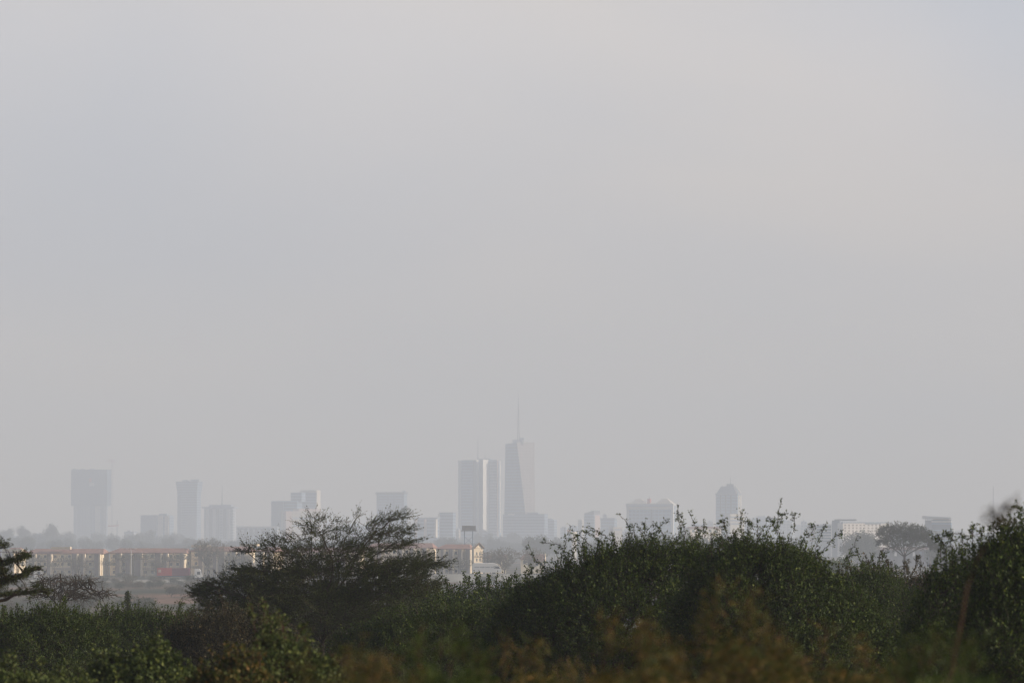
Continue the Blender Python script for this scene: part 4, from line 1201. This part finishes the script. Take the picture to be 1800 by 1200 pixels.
# the big bush in two lobes
contour_bush('leafy_bush', 'large dark leafy bush right of centre, left lobe with arching shoots', 84,
    [(860, 1100), (895, 1050), (930, 1016), (970, 990), (1000, 985), (1030, 966), (1065, 953), (1110, 948), (1160, 944), (1200, 946), (1235, 952), (1262, 985), (1290, 1040)], 1205, 5.5, 2600, up=.6, nbase=6,
    sprigs=[[(960, 1000), (940, 982), (930, 962), 0], [(985, 990), (992, 960), (1003, 925), .3], [(1000, 975), (985, 958), (952, 953), .2], [(1040, 960), (1020, 940), (1000, 948), -.3], [(1060, 955), (1040, 938), (1025, 933), 0],
            [(1075, 950), (1052, 935), (1033, 925), .4], [(1112, 945), (1104, 922), (1088, 901), 0], [(1135, 942), (1132, 920), (1133, 921), .2], [(1150, 945), (1160, 925), (1173, 913), -.2], [(1200, 940), (1193, 915), (1190, 885), 0], [(1205, 940), (1198, 912), (1192, 900), .2],
            [(1230, 945), (1222, 922), (1212, 902), 0], [(1240, 945), (1236, 930), (1240, 918), .2], [(1020, 975), (1008, 950), (1010, 938), .4], [(1170, 945), (1160, 930), (1150, 922), .5]])
contour_bush('leafy_bush', 'large dark leafy bush right of centre, right lobe with the tallest upright shoot', 80,
    [(1190, 1060), (1225, 1000), (1250, 962), (1275, 946), (1310, 940), (1350, 944), (1385, 941), (1412, 948), (1422, 966), (1436, 990), (1466, 1006), (1510, 1040), (1550, 1095)], 1205, 5, 2400, up=.6, nbase=6,
    sprigs=[[(1365, 940), (1367, 910), (1373, 880), 0], [(1370, 925), (1376, 905), (1380, 900), .1], [(1362, 930), (1358, 915), (1355, 914), .1], [(1395, 935), (1397, 915), (1397, 904), -.2], [(1302, 930), (1302, 912), (1303, 902), .2], [(1275, 930), (1270, 915), (1262, 920), 0],
            [(1420, 945), (1430, 930), (1425, 920), .2], [(1435, 960), (1445, 935), (1452, 920), 0], [(1440, 975), (1465, 945), (1480, 935), .2], [(1478, 1000), (1490, 980), (1508, 940), 3], [(1325, 930), (1318, 918), (1310, 916), .3], [(1425, 970), (1445, 985), (1470, 990), 0], [(1485, 1000), (1492, 985), (1495, 972), 0]])
# low brown thicket to its right
contour_bush('brown_thicket', 'low brownish thicket between the big bush and the right bushes', 118, [(1440, 1020), (1480, 1000), (1520, 992), (1560, 993), (1600, 993), (1640, 996), (1680, 1008), (1720, 1030)], 1190, 7, 1300, leaf=DRYLEAF, ll=.045, lw=.02, tl=.25, up=.5,
    sprigs=[[(1545, 985), (1548, 975), (1550, 968), 0], [(1610, 988), (1612, 982), (1618, 978), 0]])
contour_bush('green_bush', 'green bush with short shoots just left of the brown thicket centre', 104, [(1460, 1040), (1490, 1008), (1515, 994), (1550, 990), (1580, 1008), (1620, 1040)], 1190, 4, 800, up=.6,
    sprigs=[[(1550, 985), (1553, 975), (1556, 970), 0], [(1512, 985), (1508, 972), (1505, 964), 0]])
# right bushes
contour_bush('leafy_bush', 'airy bush with loose leafy sprays left of the right-edge bush', 70, [(1590, 1100), (1625, 1020), (1645, 985), (1680, 960), (1715, 952), (1745, 962), (1770, 990)], 1205, 3.5, 560, up=.5, out=.5, tw=3, tl=.26,
    sprigs=[[(1660, 955), (1645, 945), (1640, 940), 0], [(1680, 950), (1660, 938), (1645, 941), .1], [(1700, 945), (1685, 937), (1665, 938), -.2], [(1712, 942), (1708, 930), (1711, 924), 0], [(1725, 945), (1728, 935), (1729, 929), .2], [(1655, 985), (1652, 965), (1655, 952), .3]])
contour_bush('leafy_bush', 'dark bush cut by the right edge of the view, highest on that side', 62, [(1700, 1060), (1725, 985), (1740, 950), (1758, 936), (1780, 930), (1800, 922), (1830, 914), (1880, 920)], 1205, 4, 1900, up=.5,
    sprigs=[[(1800, 925), (1792, 905), (1787, 890), 0], [(1805, 925), (1800, 900), (1795, 893), .2], [(1790, 926), (1765, 925), (1737, 924), -.1], [(1790, 928), (1765, 928), (1742, 929), 0], [(1770, 928), (1760, 915), (1752, 920), .2]])
# left and bottom bushes
contour_bush('green_bush', 'dull green bush filling the lower left corner', 95, [(-30, 1085), (20, 1075), (60, 1070), (110, 1062), (150, 1075), (190, 1100)], 1205, 4.5, 1300, leaf=LEAF, up=.7, stream=(-.1, 0, 0))
contour_bush('green_bush', 'dull green bush under the spiky shrub', 108, [(140, 1090), (180, 1070), (230, 1062), (280, 1066), (330, 1072), (380, 1090)], 1205, 5, 1300, leaf=LEAF, up=.7)
contour_bush('brown_thicket', 'dim olive thicket at the foot of the thorn tree, left side', 100, [(300, 1100), (350, 1075), (400, 1065), (450, 1075), (520, 1100)], 1205, 4, 900, leaf=DRYLEAF, up=.7)
contour_bush('green_bush', 'dark bush in shade at the foot of the thorn tree, right side', 96, [(590, 1120), (640, 1090), (700, 1072), (760, 1060), (820, 1058), (880, 1055), (950, 1060)], 1205, 4, 1500, leaf=LEAF, up=.6)
contour_bush('weedy_bush', 'bright yellow-green weedy bush at the lower left', 52, [(150, 1185), (180, 1150), (215, 1152), (250, 1140), (275, 1135), (300, 1150), (340, 1178), (380, 1185)], 1215, 2, 620, leaf=BRIGHTLEAF, ll=.035, lw=.022, tl=.12, up=.7, nl=10,
    sprigs=[[(165, 1170), (172, 1155), (173, 1145), 0], [(270, 1140), (274, 1132), (276, 1122), 0]])
contour_bush('weedy_bush', 'tall straggly weed with pale leaf tips at the foot of the thorn tree', 47, [(400, 1190), (440, 1150), (460, 1105), (480, 1095), (510, 1110), (540, 1130), (580, 1150), (620, 1180)], 1215, 1.8, 620, leaf=BRIGHTLEAF, ll=.030, lw=.018, tl=.12, up=.8, nl=8, bark=BARKR,
    sprigs=[[(470, 1110), (466, 1080), (467, 1055), 0], [(450, 1120), (444, 1080), (440, 1062), .1], [(500, 1110), (494, 1090), (488, 1078), .1], [(520, 1125), (530, 1105), (536, 1098), 0], [(600, 1160), (606, 1145), (615, 1135), 0]])
contour_bush('weedy_bush', 'reddish weedy patch between the two bright bushes at the bottom', 44, [(330, 1195), (370, 1165), (410, 1150), (450, 1160), (480, 1185)], 1215, 1.5, 300, leaf=OLIVE, ll=.03, lw=.018, tl=.12, up=.8)
contour_bush('weedy_bush', 'green weed clump at the very bottom left corner', 48, [(-30, 1180), (20, 1172), (60, 1180), (110, 1185), (160, 1190)], 1215, 1.5, 350, leaf=BRIGHTLEAF, ll=.03, lw=.018, tl=.12, up=.8)
# the blurred belt of olive and rust shrubs close to the camera
labs = ['rusty olive shrub blurred at the bottom, right of the thorn tree foot', 'blurred dark green shrub at the bottom centre', 'blurred rusty shrub below the left lobe of the big bush',
        'blurred olive-brown shrub below the middle of the big bush', 'blurred olive shrub below the right lobe of the big bush', 'blurred brown-green shrub under the low thicket', 'blurred green shrub at the bottom right corner']
xs_ = [(620, 1202, 1172), (750, 1195, 1120), (900, 1198, 1142), (1080, 1190, 1112), (1270, 1170, 1062), (1460, 1185, 1130), (1650, 1190, 1140)]
for i, (x_, ye, yt_) in enumerate(xs_):
    ww = 115
    contour_bush('roadside_shrub', labs[i], 19 + 3 * (i % 3), [(x_ - ww, ye + 25), (x_ - 60, ye - 15), (x_ - 15, yt_ + 10), (x_ + 30, yt_ + 4), (x_ + 75, yt_ + 22), (x_ + ww + 35, ye + 20)], 1222, 1.4, 110, leaf=(OLIVE, LEAF, OLIVE, OLIVE, OLIVE)[i % 5], bark=BARKR,
                 ll=.055, lw=.0035, tl=.06, up=.12, nl=9, tw=3, out=.1, stream=(1.1, 0, .1), group='blurred shrubs along the bottom edge', r_tip=.0015, bias=.9, shoots=.5,
                 sprigs=[[(x_ - 20, ye - 10), (x_ - 12, yt_ - 5), (x_ - 4, yt_ - 25), 0], [(x_ + 40, ye), (x_ + 46, yt_), (x_ + 56, yt_ - 16), .1]])
# a tall out-of-focus weed at the right
d = 19
wd = empty('tall_weed', (X(1668, d), d, float(gz(X(1668, d), d))), 'tall thin blurred brown weed with feathery head near the right edge', 'weed')
pts = [np.array((X(1660, d), d, 10.7)), P(1668, 1200, d), P(1690, 1090, d), P(1700, 1030, d), P(1722, 975, d), P(1752, 925, d), P(1764, 885, d)]
b = MB(); b.tube(pts, [.008, .007, .006, .005, .004, .003, .0015], 6); b.build('stem', BARKR, wd)
b = MB(); bs_ = []
for k in range(30):
    t = rng.random(); p = pts[5] * (1 - t) + pts[6] * t
    bs_.append(p)
b.tube([pts[5], pts[6]], [.002, .001], 4); bs_ = np.array(bs_); twigs(b, b, bs_, rng.normal(size=(len(bs_), 3)) * (.8, .5, .3) + (.1, 0, .1), (.04 + .05 * rng.random(len(bs_))), 9, .016, .007, r=.0008)
b.build('seed_head', FARDRY, wd)

# ground cover: dry grass under the shrubs
def grass():
    n = 26000
    yy = 24 + 130 * rng.random(n) ** 1.3
    xx = (rng.random(n) - .5) * 2 * (yy * .125)
    zz = gz(xx, yy)
    h = .25 + .55 * rng.random(n) ** 2
    S = np.stack([xx, yy, zz], 1)
    a = rng.random(n) * 6.283; wv = np.stack([np.cos(a), np.sin(a), np.zeros(n)], 1) * .006 * (1 + yy[:, None] / 60)
    ln = np.stack([rng.normal(size=n) * .25, rng.normal(size=n) * .2, np.ones(n)], 1) * h[:, None]
    b = MB(); b.quads(np.stack([S - wv, S + wv, S + ln + wv * .2, S + ln - wv * .2], 1))
    tag(b.build('grass', GRASS), 'dry olive grass growing under the bushes', 'grass', kind='stuff')
grass()

# ------------------------------------------------------------------ haze
b = MB(); b.box(-5100, 5100, -500, 7900, -1.3, 232)
hm = bpy.data.materials.new('haze_air'); hm.use_nodes = True
t = hm.node_tree; t.nodes.remove(t.nodes['Principled BSDF'])
v = t.nodes.new('ShaderNodeVolumePrincipled')
v.inputs['Color'].default_value = (.775, .855, .98, 1)
v.inputs['Density'].default_value = 2.95e-4
v.inputs['Anisotropy'].default_value = 0.0
t.links.new(v.outputs[0], t.nodes['Material Output'].inputs['Volume'])
tag(b.build('haze', hm), 'pale grey morning haze over the plain and city', 'haze', kind='stuff')
